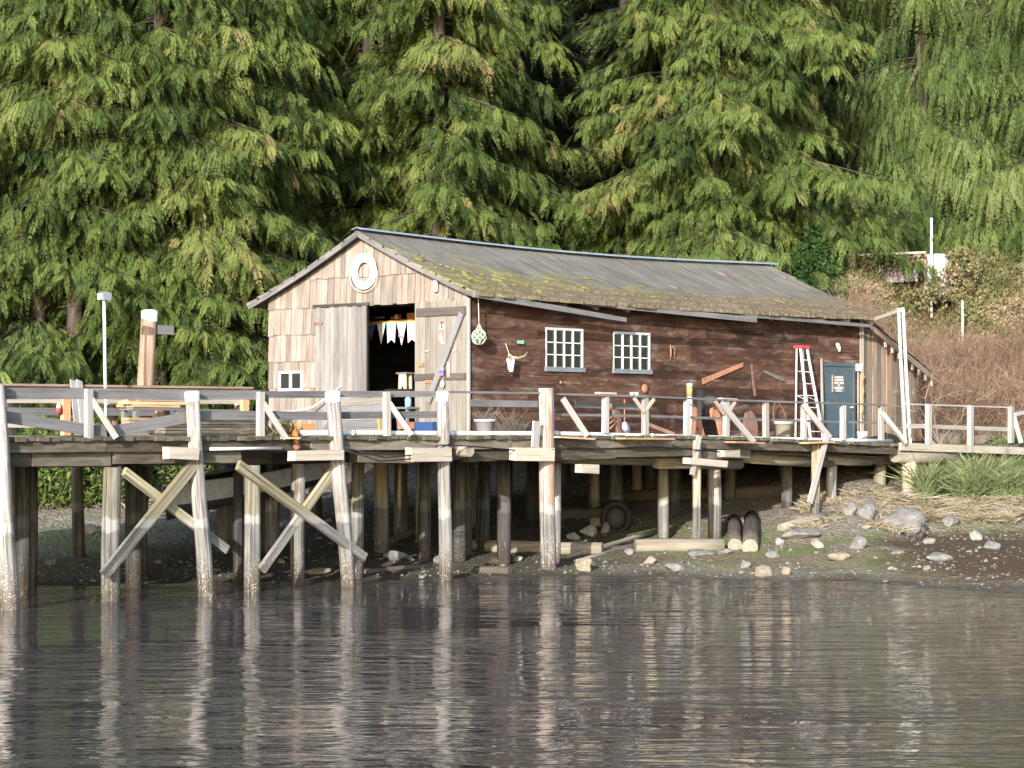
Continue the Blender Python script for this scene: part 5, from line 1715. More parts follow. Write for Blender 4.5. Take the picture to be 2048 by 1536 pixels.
# post with yellow band
p = at_deck(1379, 35.6)
t = thing('iron_post', 'grey iron pipe post with a yellow band standing above the rail', 'post', p)
h = on_Y(1379, 766, 35.6).z - p.z
MB().tube([p, p + Z * (h - .33)], .068, 12).build('pipe', M['galv'], t)
MB().tube([p + Z * (h - .33), p + Z * (h - .06)], .075, 12).build('yellow_band', M['yellow'], t)
MB().lathe(p + Z * (h - .06), [(.08, 0), (.08, .05), (0, .06)], 12).build('cap', M['galv'], t)
MB().tube([p + Vector((-.03, -.03, h - .52)), p + Vector((-.18, -.08, h - .60))], [.05, .04], 8).build('spout', M['galv'], t)
p = at_deck(1400, 36.7)
solo(MB().tube([p + Z * .02, p + Z * 1.25], .13, 12), 'stove_pipe', 'black', 'black stove pipe standing against the wall behind the iron post', 'pipe')
# cups on the rail
for px, lab in ((1263.5, 'white cup on the rail, farther from the rusty disc'), (1273, 'white cup on the rail, closer to the rusty disc')):
    q = on_Y(px, 792.5, YF + .06)
    t = thing('cup', lab, 'cup', q)
    MB().lathe(q, [(0, 0), (.04, 0), (.045, .09), (.038, .09), (.035, .02), (0, .02)], 12).build('cup_body', M['white_plastic'], t)
# long white water pipe with orange valve
m = MB()
pp = [(603, 866), (700, 866), (900, 867), (1108, 867), (1300, 872), (1500, 877), (1700, 881), (1783, 882)]
m.tube([on_Y(a, b, YF + .16) for a, b in pp], .052, 10)
wp = thing('water_pipe', 'long white plastic pipe lying along the edge of the deck', 'pipe', on_Y(1100, 870, YF + .16))
m.build('pipe', M['white_plastic'], wp)
for a, b in pp[1:-1]:
    q = on_Y(a + 4, b, YF + .16)
    MB().tube([q - X * .06, q + X * .06], .062, 10).build('coupling', M['white_plastic'], wp)
q = on_Y(590, 868, YF + .02)
t = thing('pipe_valve', 'orange rusted pipe elbow and valve hanging over the deck edge', 'valve', q)
MB().tube([q + Vector((.18, .1, .0)), q + Vector((.0, .0, .02)), q + Vector((-.03, -.06, -.1)), q + Vector((-.03, -.08, -.30))], [.055, .06, .055, .05], 10).build('elbow', M['brass'], t)
MB().lathe(q + Vector((-.03, -.08, -.27)), [(.07, 0), (.075, .03), (.075, .07), (.06, .08)], 10).build('collar', M['rust_dark'], t)
# pair of tall white poles with a board to the roof
t = thing('white_poles', 'pair of long white upright pipes joined to the shed eaves by a thin board', 'pole', at_deck(1812, 34.0))
for a, b in (((1797, 617), (1811, 879)), ((1806, 616), (1821, 883))):
    p0, p1 = on_Y(*b, 34.0), on_Y(*a, 34.6)
    p0.z = deck_z(p0.x)
    MB().tube([p0, p0.lerp(p1, .5) + Vector((-.02, 0, 0)), p1], .042, 10).build('pole', M['white_plastic'], t)
a, b = on_Y(1802, 620, 34.6), on_Y(1745, 640, 36.6)
MB().beam(a, b, .05, .10).build('tie_board', M['pale_timber'], t)
q = at_deck(1845, 33.5)

# ------------------------------------------------------------------ things on the wide deck before the gable
# old gangway panel leaning by the door
def panel():
    xq = 39.6
    tl, tr, br, bl = on_X(683, 801, xq + .5), on_X(782, 792, xq + .5), on_X(782, 872, xq), on_X(640, 872, xq)
    t = thing('gangway_panel', 'weathered gangway panel of grey planks propped before the doorway', 'panel', (tl + br) / 2)
    n = 5
    for k in range(n):
        u0, u1 = k / n, (k + .95) / n
        a, b = tl.lerp(bl, u0), tr.lerp(br, u0)
        c_, d = tr.lerp(br, u1), tl.lerp(bl, u1)
        MB().prism([a, b, c_, d], Vector((-1, 0, .1)), .05, gdir=(b - a)).build('plank', M['grey_board'] if k % 2 else M['door_brown'], t)
    for u in (.2, .85):
        MB().beam(tl.lerp(tr, u) + X * .04, bl.lerp(br, u) + X * .04, .09, .06, up=(1, 0, 0)).build('batten', M['old_timber'], t)
panel()
def crate(px, y, w, d, h, name, mat, label, cat, dz=0.0):
    p = at_deck(px, y) + Z * dz
    t = thing(name, label, cat, p)
    MB().box(p.x - w / 2, p.x + w / 2, p.y - d / 2, p.y + d / 2, p.z + .004, p.z + .03).build('bottom', M[mat], t)
    for x0, x1, y0, y1 in ((-w / 2, w / 2, -d / 2, -d / 2 + .03), (-w / 2, w / 2, d / 2 - .03, d / 2), (-w / 2, -w / 2 + .03, -d / 2 + .031, d / 2 - .031), (w / 2 - .03, w / 2, -d / 2 + .031, d / 2 - .031)):
        MB().box(p.x + x0, p.x + x1, p.y + y0, p.y + y1, p.z + .032, p.z + h).build('side', M[mat], t)
    return t
crate(860, 36.3, .55, .65, .30, 'fish_crate', 'blue', 'dark blue plastic fish crate on the deck below the open door leaf', 'crate')
crate(812, 36.6, .3, .22, .16, 'rusty_box', 'rust', 'small orange rusty box beside the blue fish crate', 'box', .14)
crate(600, 37.6, .42, .5, .26, 'orange_crate', 'orange', 'orange plastic crate on the deck before the gable', 'crate')
for px, y, lab in ((698, 35.6, 'orange brick lying on the deck beside the capped pile'), (642, 36.1, 'orange brick lying on the deck between crate and capped pile')):
    p = at_deck(px, y)
    solo(MB().frame(p + Z * .05, Vector((.9, .44, 0)), Vector((-.44, .9, 0)), Z, .34, .18, .1, jit=.006), 'brick', 'lumber', lab, 'brick')
p = on_X(816, 812, XG - 0.3); p.z -= .02
solo(MB().lathe(p, [(0, 0), (.07, 0), (.075, .18), (.04, .22), (.04, .26), (0, .26)], 14), 'blue_jug', 'cyan', 'light blue jug standing on the ledge at the foot of the doorway', 'jug')
m = MB()
bz = p.z
q = on_X(800, 812, XG - 0.32)
tb = thing('trestle', 'low grey trestle table at the foot of the doorway with the blue jug on it', 'table', (q.x, q.y, DECK))
MB().box(q.x - .2, q.x + .25, q.y - .42, q.y + .3, bz - .05, bz - .002).build('table_top', M['grey_board'], tb)
for dx in (-.13, .18):
    for dy in (-.36, .24):
        MB().box(q.x + dx - .03, q.x + dx + .03, q.y + dy - .03, q.y + dy + .03, DECK, bz - .05).build('leg', M['grey_board'], tb)
p = at_deck(762, 36.2)
solo(MB().beam(p, p + Vector((-.02, .05, .42)), .07, .05, up=(0, 1, 0)), 'yellow_stake', 'yellow', 'short yellow stake leaning near the gangway panel', 'stake')
# mooring rope from the deck up to the sliding door
a, b = on_X(682, 772, XG - .12), on_X(590, 822, XG - .5)
solo(MB().tube([a, a.lerp(b, .3) - Z * .10, a.lerp(b, .6) - Z * .14, b, b + Vector((-.2, .9, -.04))], .022, 7), 'mooring_rope', 'rope', 'slack pale rope hanging from the sliding door', 'rope')
# stacked old planks
p0 = at_deck(482, 35.4)
for k in range(6):
    for j in range(2):
        a = Vector((p0.x - 2.2 + R.uniform(-.1, .1), 35.2 + j * .34, DECK + .03 + k * .055))
        b = Vector((p0.x + .25 + R.uniform(-.08, .08), 35.2 + j * .34, DECK + .03 + k * .055))
        tag(MB().beam(a, b, .3, .048, jit=.006).build('old_plank', M['old_timber']), 'old brown plank in the low stack behind the front railing', 'plank', 'old planks stacked on the deck')
# orange sawn lumber by the tall pole: two stacks
for (pc, y, n, zb) in ((318, 40.6, 6, .62), (325, 39.6, 4, .12)):
    pb = at_deck(pc, y)
    for k in range(n):
        for j in range(2):
            L = R.uniform(.55, .95)
            xx = pb.x + R.uniform(-.12, .12)
            tag(MB().box(xx - L, xx + L, y + j * .26, y + j * .26 + .24, DECK + zb + k * .066, DECK + zb + k * .066 + .058, jit=.008).build('sawn_board', M['lumber']),
                'orange sawn board in the upper stack by the tall pole' if n == 6 else 'orange sawn board in the lower stack by the tall pole', 'board', 'sawn boards stacked by the pole (upper)' if n == 6 else 'sawn boards stacked by the pole (lower)')
tb = thing('saw_horse', 'grey trestle carrying the upper lumber stack by the tall pole', 'trestle', at_deck(318, 40.7))
pb = at_deck(318, 40.6)
MB().box(pb.x - .7, pb.x + .7, 40.62, 41.1, DECK + .55, DECK + .617).build('top_beam', M['grey_board'], tb)
for dx in (-.6, .6):
    for yy in (40.66, 41.05):
        MB().box(pb.x + dx - .05, pb.x + dx + .05, yy - .05, yy + .05, DECK, DECK + .55).build('leg', M['grey_board'], tb)
p = at_deck(268, 38.5)
for k, lab in enumerate(('pale thin offcut lying flat on the deck before the lumber', 'pale offcut lying across another offcut on the deck')):
    solo(MB().frame(p + Vector((.1 * k, .1 * k, .03 + .05 * k)), Vector((.96, .2 + .2 * k, .0)).normalized(), Vector((-.2, .96, 0)).normalized(), Z, 1.3 - .3 * k, .2, .045), 'offcut', 'pale_board', lab, 'board')
# pale panels leaning against the back rail
for k, (px, lab) in enumerate(((152, 'pale board leaning over the back railing, nearer the picture edge'), (164, 'pale board leaning over the back railing, nearer the lamp post'))):
    a, b = on_Y(px - 6, 761, 41.75), on_Y(px + 4, 850, 41.1)
    b.z = DECK
    solo(MB().beam(b, a, .16, .03, up=(0, 1, 0)), 'leaning_plank', 'pale_board', lab, 'board')
# lamp post
p = at_deck(212, 41.2)
lp = thing('lamp_post', 'thin white lamp post with a grey box lamp on top', 'lamp post', p)
top_z = on_Y(208, 600, 41.2).z
a = on_Y(208, 600, 41.2)
MB().tube([p, Vector((a.x, a.y, top_z))], .033, 10).build('pole', plain('pale_blue_pole', (0.66, 0.74, 0.78), 0.5), lp)
MB().prism([Vector((a.x, a.y - .11, top_z)) + Vector((u, 0, v)) for u, v in ((-.10, .0), (.10, -.02), (.13, .07), (.12, .14), (.0, .185), (-.12, .14))], Y, .2).build('lamp_head', M['lamp_grey'], lp)
MB().box(a.x - .125, a.x - .105, a.y - .09, a.y + .07, top_z + .01, top_z + .13).build('lamp_glass', M['white_plastic'], lp)
# tall pole with white cap and a side board
b = on_Y(289, 800, 42.3); a = on_Y(299, 624, 42.3)
mp = thing('mooring_pole', 'tall thick wooden pole with a white cap and a short side board', 'pole', (b.x, b.y, 0))
lo = b + (b - a) * ((b.z + .1) / (a.z - b.z))
s_ = FPX / w2c(a.x, a.y)[1]
MB().tube([lo, lo.lerp(b, .6), b, b.lerp(a, .5), a], [.24, .22, 17.5 / s_, 16.5 / s_, 15.5 / s_], 14, .03).build('shaft', M['pile_red'], mp)
MB().lathe(a - Z * .14, [(16.5 / s_, -.08), (17 / s_, .05), (17 / s_, .15), (12 / s_, .19), (0, .19)], 14).build('cap', M['white'], mp)
c0 = on_Y(318, 657, 42.2)
MB().box(c0.x - .05, c0.x + .42, c0.y - .03, c0.y + .03, c0.z - .13, c0.z + .08).build('side_board', M['grey_board'], mp)
q = on_Y(117, 816, 41.85)
t = thing('rail_ornament', 'small red and white buoy hung on the back railing', 'buoy', q)
MB().lathe(q - Z * .12, [(0, 0), (.05, .02), (.06, .08), (.05, .12)], 10).build('red_half', M['red'], t)
MB().lathe(q + Z * .002, [(.05, 0), (.04, .05), (.03, .1), (0, .12)], 10).build('white_half', M['white'], t)
# weeds growing through the deck
rng = np.random.default_rng(5)
p = at_deck(562, 34.6)
n = 260
B = np.array(p) + np.stack([rng.normal(0, .2, n), rng.normal(0, .12, n), np.zeros(n)], 1)
tip = B + np.stack([rng.normal(0, .16, n), rng.normal(0, .16, n), rng.uniform(.08, .38, n)], 1)
o = leaves_obj('dry_weeds', B - np.array(p), tip - np.array(p), np.full(n, .025), unit(rng.normal(0, 1, (n, 3))), rng.uniform(0, 1, n), M['bramble_leaf'], None, p)
tag(o, 'clump of dry weeds on the deck beside the orange valve', 'weeds')
# ------------------------------------------------------------------ things on the beach
def boat():
    a, b = on_ground(345, 1020), Vector()
    # a skiff drawn up under the deck, bow toward the water
    bow = on_Y(330, 985, 39.0); stern = on_Y(600, 925, 39.8)
    base = Vector((bow.x, bow.y, ground(bow.x, bow.y)))
    t = thing('skiff', 'pale blue grey skiff drawn up on the beach under the deck', 'boat', base)
    ax = (stern - bow); L = ax.length; ax.normalize()
    side = Vector((-ax.y, ax.x, 0)).normalized()
    up = ax.cross(side) if ax.cross(side).z > 0 else -ax.cross(side)
    N = 10
    def sec(i):
        u = i / N
        w = .75 * min(1, (u * 1.9) ** .65 + .03)
        dep = .52 + .14 * (1 - u) ** 2
        c = bow + ax * (L * u) + up * (.12 * (1 - u) ** 2)
        return [c + side * w, c + side * w * .93 - up * dep * .62, c + side * w * .6 - up * dep, c - up * dep * 1.08, c - side * w * .6 - up * dep, c - side * w * .93 - up * dep * .62, c - side * w]
    vs, fs = [], []
    for i in range(N + 1): vs += sec(i)
    for i in range(N):
        for k in range(6):
            fs.append((i * 7 + k, i * 7 + k + 1, (i + 1) * 7 + k + 1, (i + 1) * 7 + k))
    fs.append(tuple(N * 7 + k for k in range(7)))
    m = MB(); m.add(vs, fs, None, True)
    m.build('hull', M['boat_dark'], t, fix=True)
    for s in (1, -1):
        m = MB()
        for i in range(N):
            q0, q1 = sec(i), sec(i + 1)
            k0, k1 = (0, 1) if s > 0 else (6, 5)
            o = side * s * .018
            m.prism([q0[k0] + o + up * .02, q1[k0] + o + up * .02, q1[k1] + o, q0[k1] + o], side * s, .02)
        m.build('side_strake', M['boat_paint'], t)
        m = MB()
        m.tube([sec(i)[0 if s > 0 else 6] + up * .03 for i in range(N + 1)], .035, 8)
        m.build('gunwale', M['boat_paint'], t)
    for u in (.45, .75):
        i = int(u * N); q = sec(i)
        MB().beam(q[0] - up * .1, q[6] - up * .1, .25, .03).build('thwart', M['boat_paint'], t)
    # timber cradle under it
    g = bow + ax * L * .3
    return t
M['boat_dark'] = plain('dark_hull_bottom', (0.07, 0.075, 0.09), 0.6)
boat()
for px, py, w, lab in ((465, 946, 9, 'violet blue plastic drum behind the pile under the deck, farther from the shed'), (528, 943, 12, 'violet blue plastic drum under the deck, nearer the shed')):
    p = on_Y(px, py, 40.6)
    p.z -= .25
    t = thing('plastic_drum', lab, 'drum', p)
    MB().lathe(p, [(0, 0), (.14, 0), (.15, .04), (.15, .2), (.155, .22), (.15, .24), (.15, .42), (.13, .46), (0, .46)], 14).build('drum_body', M['violet'], t)
    MB().lathe(p + Z * .461, [(.05, 0), (.05, .03), (0, .03)], 8).build('lid', M['black'], t)
    MB().box(p.x - .3, p.x + .3, p.y - .2, p.y + .2, ground(p.x, p.y) - .1, p.z).build('stand', M['old_timber'], t)

def log(pa, pb, y0, y1, r, name, mat, label, rb=None, ground_it=True):
    a, b = on_ground(*pa), on_ground(*pb)
    a.z += r * .6; b.z += (rb or r) * .6
    ax = (b - a).normalized()
    m = MB().tube([a, a.lerp(b, .33) + Z * R.uniform(-.02, .02), a.lerp(b, .66) + Z * R.uniform(-.02, .02), b], [r, r * 1.03, ((rb or r) + r) / 2, rb or r], 14, .05)
    o = solo(m, name, mat, label, 'log')
    if 'pointing at' in label:
        e = MB().tube([a - ax * .025, a - ax * .002], [r * .97, r * .985], 14, .04)
        e.build('cut_end', M['log'], o)
    return o
log((938, 1100), (1205, 1106), 0, 0, .155, 'beach_log', 'log', 'long pale log lying on the beach behind the reddish pile')
log((1270, 1102), (1446, 1100), 0, 0, .17, 'beach_log', 'log', 'thick grey log lying on the beach at the foot of the slim tan post')
log((1470, 1100), (1468, 1050), 0, 0, .17, 'beach_log', 'dark_log', 'dark log end pointing at the water, next to the thick grey log')
log((1500, 1104), (1503, 1045), 0, 0, .19, 'beach_log', 'dark_log', 'dark log with a pale cut end pointing at the water, nearer the white post board')
log((1185, 1003), (1580, 990), 0, 0, .17, 'beach_log', 'dark_log', 'long dark log half hidden beneath the shed')
log((1100, 1040), (1215, 1030), 0, 0, .15, 'beach_log', 'dark_log', 'brown log in the shade under the walkway behind the boulders')
log((1130, 1118), (1330, 1060), 0, 0, .055, 'driftwood_pole', 'log', 'thin driftwood pole lying slanted on the beach')
log((1150, 1125), (1290, 1085), 0, 0, .04, 'driftwood_pole', 'log', 'thinnest driftwood stick lying below the slanted pole')
log((1560, 1062), (1650, 1035), 0, 0, .10, 'beach_log', 'log', 'pale log lying behind the white slanted board')
log((760, 1095), (838, 1062), 0, 0, .10, 'beach_log', 'dark_log', 'dark log lying slanted in shade between the piles')
log((1020, 1148), (950, 1146), 0, 0, .09, 'waterlogged_log', 'dark_log', 'wet brown log at the waterline left of the reddish pile')
log((700, 1150), (860, 1135), 0, 0, .06, 'waterlogged_log', 'dark_log', 'wet dark log at the waterline between capped piles')
# upright tyre under the walkway
p = on_ground(1232, 1062) + Z * .32
t = thing('discarded_tyre', 'black tyre standing on edge in the shade under the walkway', 'tyre', p)
m = MB()
vs, fs = [], []
for i in range(28):
    a = 2 * math.pi * i / 28
    for k in range(8):
        b = 2 * math.pi * k / 8
        q = .31 + .085 * math.cos(b)
        vs.append(p + Vector((CT * q * math.cos(a) + ST * .1 * math.sin(b), -ST * q * math.cos(a) + CT * .1 * math.sin(b), q * math.sin(a) * 1.15)))
for i in range(28):
    for k in range(8):
        fs.append((i * 8 + k, i * 8 + (k + 1) % 8, ((i + 1) % 28) * 8 + (k + 1) % 8, ((i + 1) % 28) * 8 + k))
m.add(vs, fs, None, True); m.build('tread', M['black'], t)
MB().lathe(p + Vector((ST * .04, CT * .04, 0)), [(0, 0), (.235, 0), (.235, .03), (0, .03)], 18, axis=(ST, CT, 0)).build('rim', M['charcoal'], t)

# ------------------------------------------------------------------ rocks
def rock_mat(name, a, b, c):
    t = NT(name)
    pos = t.n('TexCoord').outputs['Object']
    n1 = t.noise(pos, 3.0, 6, 0.65)
    n2 = t.noise(pos, 14.0, 4, 0.6)
    col = t.mix(t.rng(n1, .35, .65), a, b)
    col = t.mix(t.rng(n2, .55, .7, 0, .6), col, c)
    return t.pbsdf(col, .85, t.bump(t.math('ADD', n1, t.math('MULTIPLY', n2, .5)), .7, .04), .25)
M['rock_grey'] = rock_mat('grey_rock', (0.12, 0.115, 0.11), (0.26, 0.25, 0.24), (0.33, 0.315, 0.29))
M['rock_pale'] = rock_mat('pale_rock', (0.22, 0.205, 0.185), (0.38, 0.36, 0.33), (0.44, 0.42, 0.38))
M['rock_tan'] = rock_mat('tan_rock', (0.19, 0.155, 0.12), (0.35, 0.30, 0.23), (0.40, 0.36, 0.3))
def rock(px, py, w, h, mat, label, group=None, seed=None, flat=.55):
    p = on_ground(px, py)
    s = FPX / w2c(p.x, p.y)[1]
    rx, rz = w / s / 2, h / s / 2
    bm = bmesh.new()
    bmesh.ops.create_icosphere(bm, subdivisions=3, radius=1.0)
    sd = Vector((R.uniform(0, 90), R.uniform(0, 90), R.uniform(0, 90)))
    for v in bm.verts:
        d = v.co.normalized()
        k = 1 + .42 * noise.noise(d * 1.1 + sd) + .10 * noise.noise(d * 7 + sd) + .16 * noise.noise(d * 3 + sd)
        q = d * k
        # a few flat facets
        for j in range(9):
            nn = Vector((math.sin(sd.x + j * 2.1), math.cos(sd.y + j * 1.7), math.sin(sd.z + j * 1.3) * .8)).normalized()
            e = q.dot(nn) - .62
            if e > 0: q = q - nn * e * .8
        v.co = Vector((q.x * rx, q.y * rx * .85, q.z * rz * 1.1))
    rot = Matrix.Rotation(R.uniform(-.5, .5) - TH, 3, 'Z')
    for v in bm.verts: v.co = rot @ v.co
    lo = min(v.co.z for v in bm.verts)
    me = bpy.data.meshes.new('rock'); bm.to_mesh(me); bm.free()
    me.materials.append(M[mat])
    for f in me.polygons: f.use_smooth = True
    o = bpy.data.objects.new('rock', me); COL.objects.link(o)
    o.location = (p.x, p.y, p.z - lo * .55)
    return tag(o, label, 'rock', group)
for args in ((1810, 1068, 120, 60, 'rock_grey', 'largest smooth grey boulder below the dry grass bank'),
             (1735, 1036, 48, 42, 'rock_grey', 'blocky grey rock under the landing beside the stout tan pile'),
             (1700, 1030, 30, 34, 'rock_grey', 'dark upright rock under the walkway left of the blocky rock'),
             (1715, 1098, 36, 34, 'rock_grey', 'squarish grey rock sitting alone on the green weed'),
             (1634, 1095, 34, 20, 'rock_pale', 'flat pale rock just below the foot of the slim post with the slanted board'),
             (1774, 1030, 32, 14, 'rock_pale', 'bright flat stone above the largest boulder'),
             (1858, 1088, 34, 16, 'rock_pale', 'speckled flat stone right of the largest boulder'),
             (1951, 1080, 30, 24, 'rock_pale', 'white faced stone at the edge of the brown seaweed mound'),
             (2010, 1042, 50, 34, 'rock_tan', 'tan boulder at the foot of the dry grass'),
             (1900, 1050, 46, 26, 'rock_grey', 'grey rock in the dry grass behind the white faced stone'),
             (1490, 1137, 28, 22, 'rock_grey', 'bluish stone near the water below the dark log ends'),
             (1525, 1152, 46, 26, 'rock_tan', 'tan rock at the waterline below the bluish stone'),
             (1572, 1150, 26, 22, 'rock_tan', 'small tan rock at the waterline beside the wider tan rock'),
             (1400, 1112, 62, 18, 'rock_grey', 'long flat grey slab in front of the thick grey log'),
             (1450, 1108, 40, 14, 'rock_grey', 'flat grey slab at the end of the thick grey log'),
             (1258, 1108, 24, 14, 'rock_grey', 'small grey stone left of the thick grey log'),
             (1166, 1142, 40, 34, 'rock_tan', 'pointed tan rock rising at the waterline'),
             (1180, 1072, 44, 30, 'rock_pale', 'biggest pale boulder in the sun under the walkway'),
             (1148, 1080, 30, 18, 'rock_pale', 'low pale rock left of the biggest pale boulder'),
             (1192, 1052, 36, 22, 'rock_pale', 'pale rock stacked behind the biggest pale boulder'),
             (1210, 1066, 20, 26, 'rock_grey', 'narrow grey rock between pale boulder and tyre'),
             (1036, 1122, 22, 12, 'rock_pale', 'sharp white stone between dark pile and reddish pile'),
             (1600, 1075, 90, 24, 'rock_grey', 'low rounded grey outcrop behind the post foot'),
             (1560, 1090, 26, 18, 'rock_pale', 'pale stone right of the dark log ends'),
             (1795, 1109, 36, 12, 'rock_grey', 'thin grey slab lying on the weed below the largest boulder'),
             (100, 1130, 28, 22, 'rock_grey', 'dark squared rock on the beach behind the first piles'),
             (180, 1068, 50, 24, 'rock_tan', 'tan rock on the beach behind the first cross brace'),
             (575, 1055, 40, 22, 'rock_grey', 'grey rock in shade behind the second cross brace'),
             (640, 1148, 60, 16, 'rock_tan', 'flat tan rock at the waterline behind the second cross brace')):
    rock(*args)
rs = random.Random(3)
for px, py, w, h, mat, lab in ((1545, 1118, 40, 20, 'rock_grey', 'half buried grey stone below the pale stone right of the log ends'),
        (1680, 1120, 52, 22, 'rock_tan', 'brown half buried boulder on the weed below the squarish grey rock'),
        (1880, 1120, 60, 20, 'rock_grey', 'low grey hump of stone in the brown mud toward the picture edge'),
        (1985, 1100, 44, 20, 'rock_grey', 'grey half buried stone on the seaweed mound'),
        (1350, 1140, 48, 20, 'rock_grey', 'wide half buried stone between grey slab and water'),
        (1300, 1128, 30, 18, 'rock_tan', 'brown stone between the thick grey log and the water'),
        (1080, 1100, 34, 20, 'rock_grey', 'grey stone propped against the long pale log'),
        (985, 1128, 30, 18, 'rock_tan', 'brown stone at the foot of the dark pile'),
        (880, 1128, 40, 22, 'rock_grey', 'grey stone in shade behind the fourth tall pile'),
        (790, 1120, 50, 26, 'rock_grey', 'dark grey stone in shade left of the fourth tall pile')):
    rock(px, py, w, h, mat, lab)
k = 0
while k < 110:
    px, py = rs.uniform(60, 2046), rs.uniform(1040, 1185)
    p = on_ground(px, py)
    if p.z < 0.0: continue
    w = rs.uniform(5, 17) if rs.random() < .8 else rs.uniform(14, 26)
    rock(px, py, w, w * rs.uniform(.25, .6), rs.choice(['rock_grey', 'rock_tan', 'rock_grey']), 'small loose stone lying on the muddy beach', 'small stones on the beach')
    k += 1

# gravel: small angular stones strewn over the beach
def gravel():
    g = np.random.default_rng(77)
    n = 9000
    px = g.uniform(-30, 2080, n); d = g.uniform(46, 61, n)
    cx = (px - 1024) / FPX * d
    keep = [(a, b) for a, b in zip(cx, d) if .02 < ground_cam(a, b) < 1.15 and noise.noise(Vector((a * .7, b * .5, 11))) > g.uniform(-.5, .35)]
    P = np.array([(*c2w(a, b), ground_cam(a, b)) for a, b in keep])
    n = len(P)
    sz = .018 + .045 * g.random(n) ** 3
    base = np.array([[1, 0, 0], [0, 1, 0], [-1, 0, 0], [0, -1, 0], [0, 0, .7], [0, 0, -.5]], float)
    V = base[None] * g.uniform(.6, 1.4, (n, 6, 1)) + g.normal(0, .15, (n, 6, 3))
    a = g.uniform(0, 6.28, n); c_, s_ = np.cos(a), np.sin(a)
    x, y = V[..., 0].copy(), V[..., 1].copy()
    V[..., 0] = x * c_[:, None] - y * s_[:, None]; V[..., 1] = x * s_[:, None] + y * c_[:, None]
    V = V * sz[:, None, None] + P[:, None]
    F = np.array([[0, 1, 4], [1, 2, 4], [2, 3, 4], [3, 0, 4], [1, 0, 5], [2, 1, 5], [3, 2, 5], [0, 3, 5]])
    F = (F[None] + (np.arange(n) * 6)[:, None, None]).reshape(-1, 3)
    me = bpy.data.meshes.new('beach_gravel')
    me.from_pydata(V.reshape(-1, 3).tolist(), [], F.tolist())
    at = me.attributes.new('tint', 'FLOAT', 'POINT')
    at.data.foreach_set('value', np.repeat(g.random(n), 6).astype(np.float32))
    me.materials.append(leaf_mat('gravel_stone', [(0.0, (0.06, 0.055, 0.05)), (0.5, (0.15, 0.14, 0.125)), (0.93, (0.22, 0.21, 0.19)), (1.0, (0.36, 0.345, 0.32))], 0.0, .85))
    o = bpy.data.objects.new('beach_gravel', me); COL.objects.link(o)
    tag(o, 'loose grey gravel and shell bits strewn over the beach', 'gravel', kind='stuff')
gravel()
# ------------------------------------------------------------------ grass, brambles, twigs
rng = np.random.default_rng(21)
def on_land(pxs, ds):
    cx = (pxs - 1024) / FPX * ds
    X_ = CT * cx + ST * ds; Y_ = -ST * cx + CT * ds
    Z_ = np.array([ground_cam(a, b) for a, b in zip(cx, ds)])
    return np.stack([X_, Y_, Z_], 1)
def grass(name, n, pxr, dr, hmin, hmax, w, m, label, lean=0.35, clump=0.6, cat='grass'):
    px = rng.uniform(*pxr, n); d = rng.uniform(*dr, n)
    b = on_land(px, d)
    cl = np.array([noise.noise(Vector((p[0] * 1.3, p[1] * 1.3, 2.0))) for p in b])
    keep = cl > (-.25 + (1 - clump) * .5) * rng.uniform(.3, 1, n)
    b = b[keep]; cl = cl[keep]; n = len(b)
    h = rng.uniform(hmin, hmax, n) * (.75 + .6 * cl)
    dx, dy = rng.normal(0, lean, n) * h, rng.normal(0, lean, n) * h
    mid = b + np.stack([dx * .3, dy * .3, h * .62], 1)
    tip = b + np.stack([dx * 1.5, dy * 1.5, h * rng.uniform(.6, 1.05, n)], 1)
    nn = unit(np.stack([rng.normal(0, .6, n) - ST, rng.normal(0, .6, n) - CT, np.zeros(n)], 1))
    ti = np.clip(.4 + .5 * cl + rng.normal(0, .25, n), 0, 1)
    W = np.full(n, w) * rng.uniform(.6, 1.3, n)
    o = leaves_obj(name, np.concatenate([b, mid - (mid - b) * .35]), np.concatenate([mid + (mid - b) * .2, tip]), np.concatenate([W, W * .8]), np.concatenate([nn, nn]), np.concatenate([ti, ti + .08]), m, None, (0, 0, 0), .45)
    return tag(o, label, cat, kind='stuff')
grass('green_grass', 26000, (1840, 2320), (61.6, 64.6), .5, 1.25, .034, M['grass'], 'tall fresh green grass on the bank under the landing')
grass('straw_stems', 3600, (1850, 2320), (62.3, 64.8), .25, .8, .022, M['dry_grass'], 'straw coloured stems among the green grass on the bank', .5)
grass('dry_grass', 15000, (1780, 2280), (59.0, 61.8), .08, .35, .03, M['dry_grass'], 'flattened straw coloured grass at the foot of the bank', 1.1)
grass('weed_tufts', 5000, (1600, 1800), (57.0, 62), .06, .22, .03, M['dry_grass'], 'short dry tufts among the rocks under the walkway', .8, .35)
grass('landing_grass', 12000, (1990, 2320), (67.5, 70), .2, .6, .035, M['grass'], 'green grass beside the end of the landing railing')
grass('straw_slope', 3000, (60, 420), (60, 66), .06, .2, .04, M['dry_grass'], 'sparse straw on the upper beach behind the first piles', .9, .3)

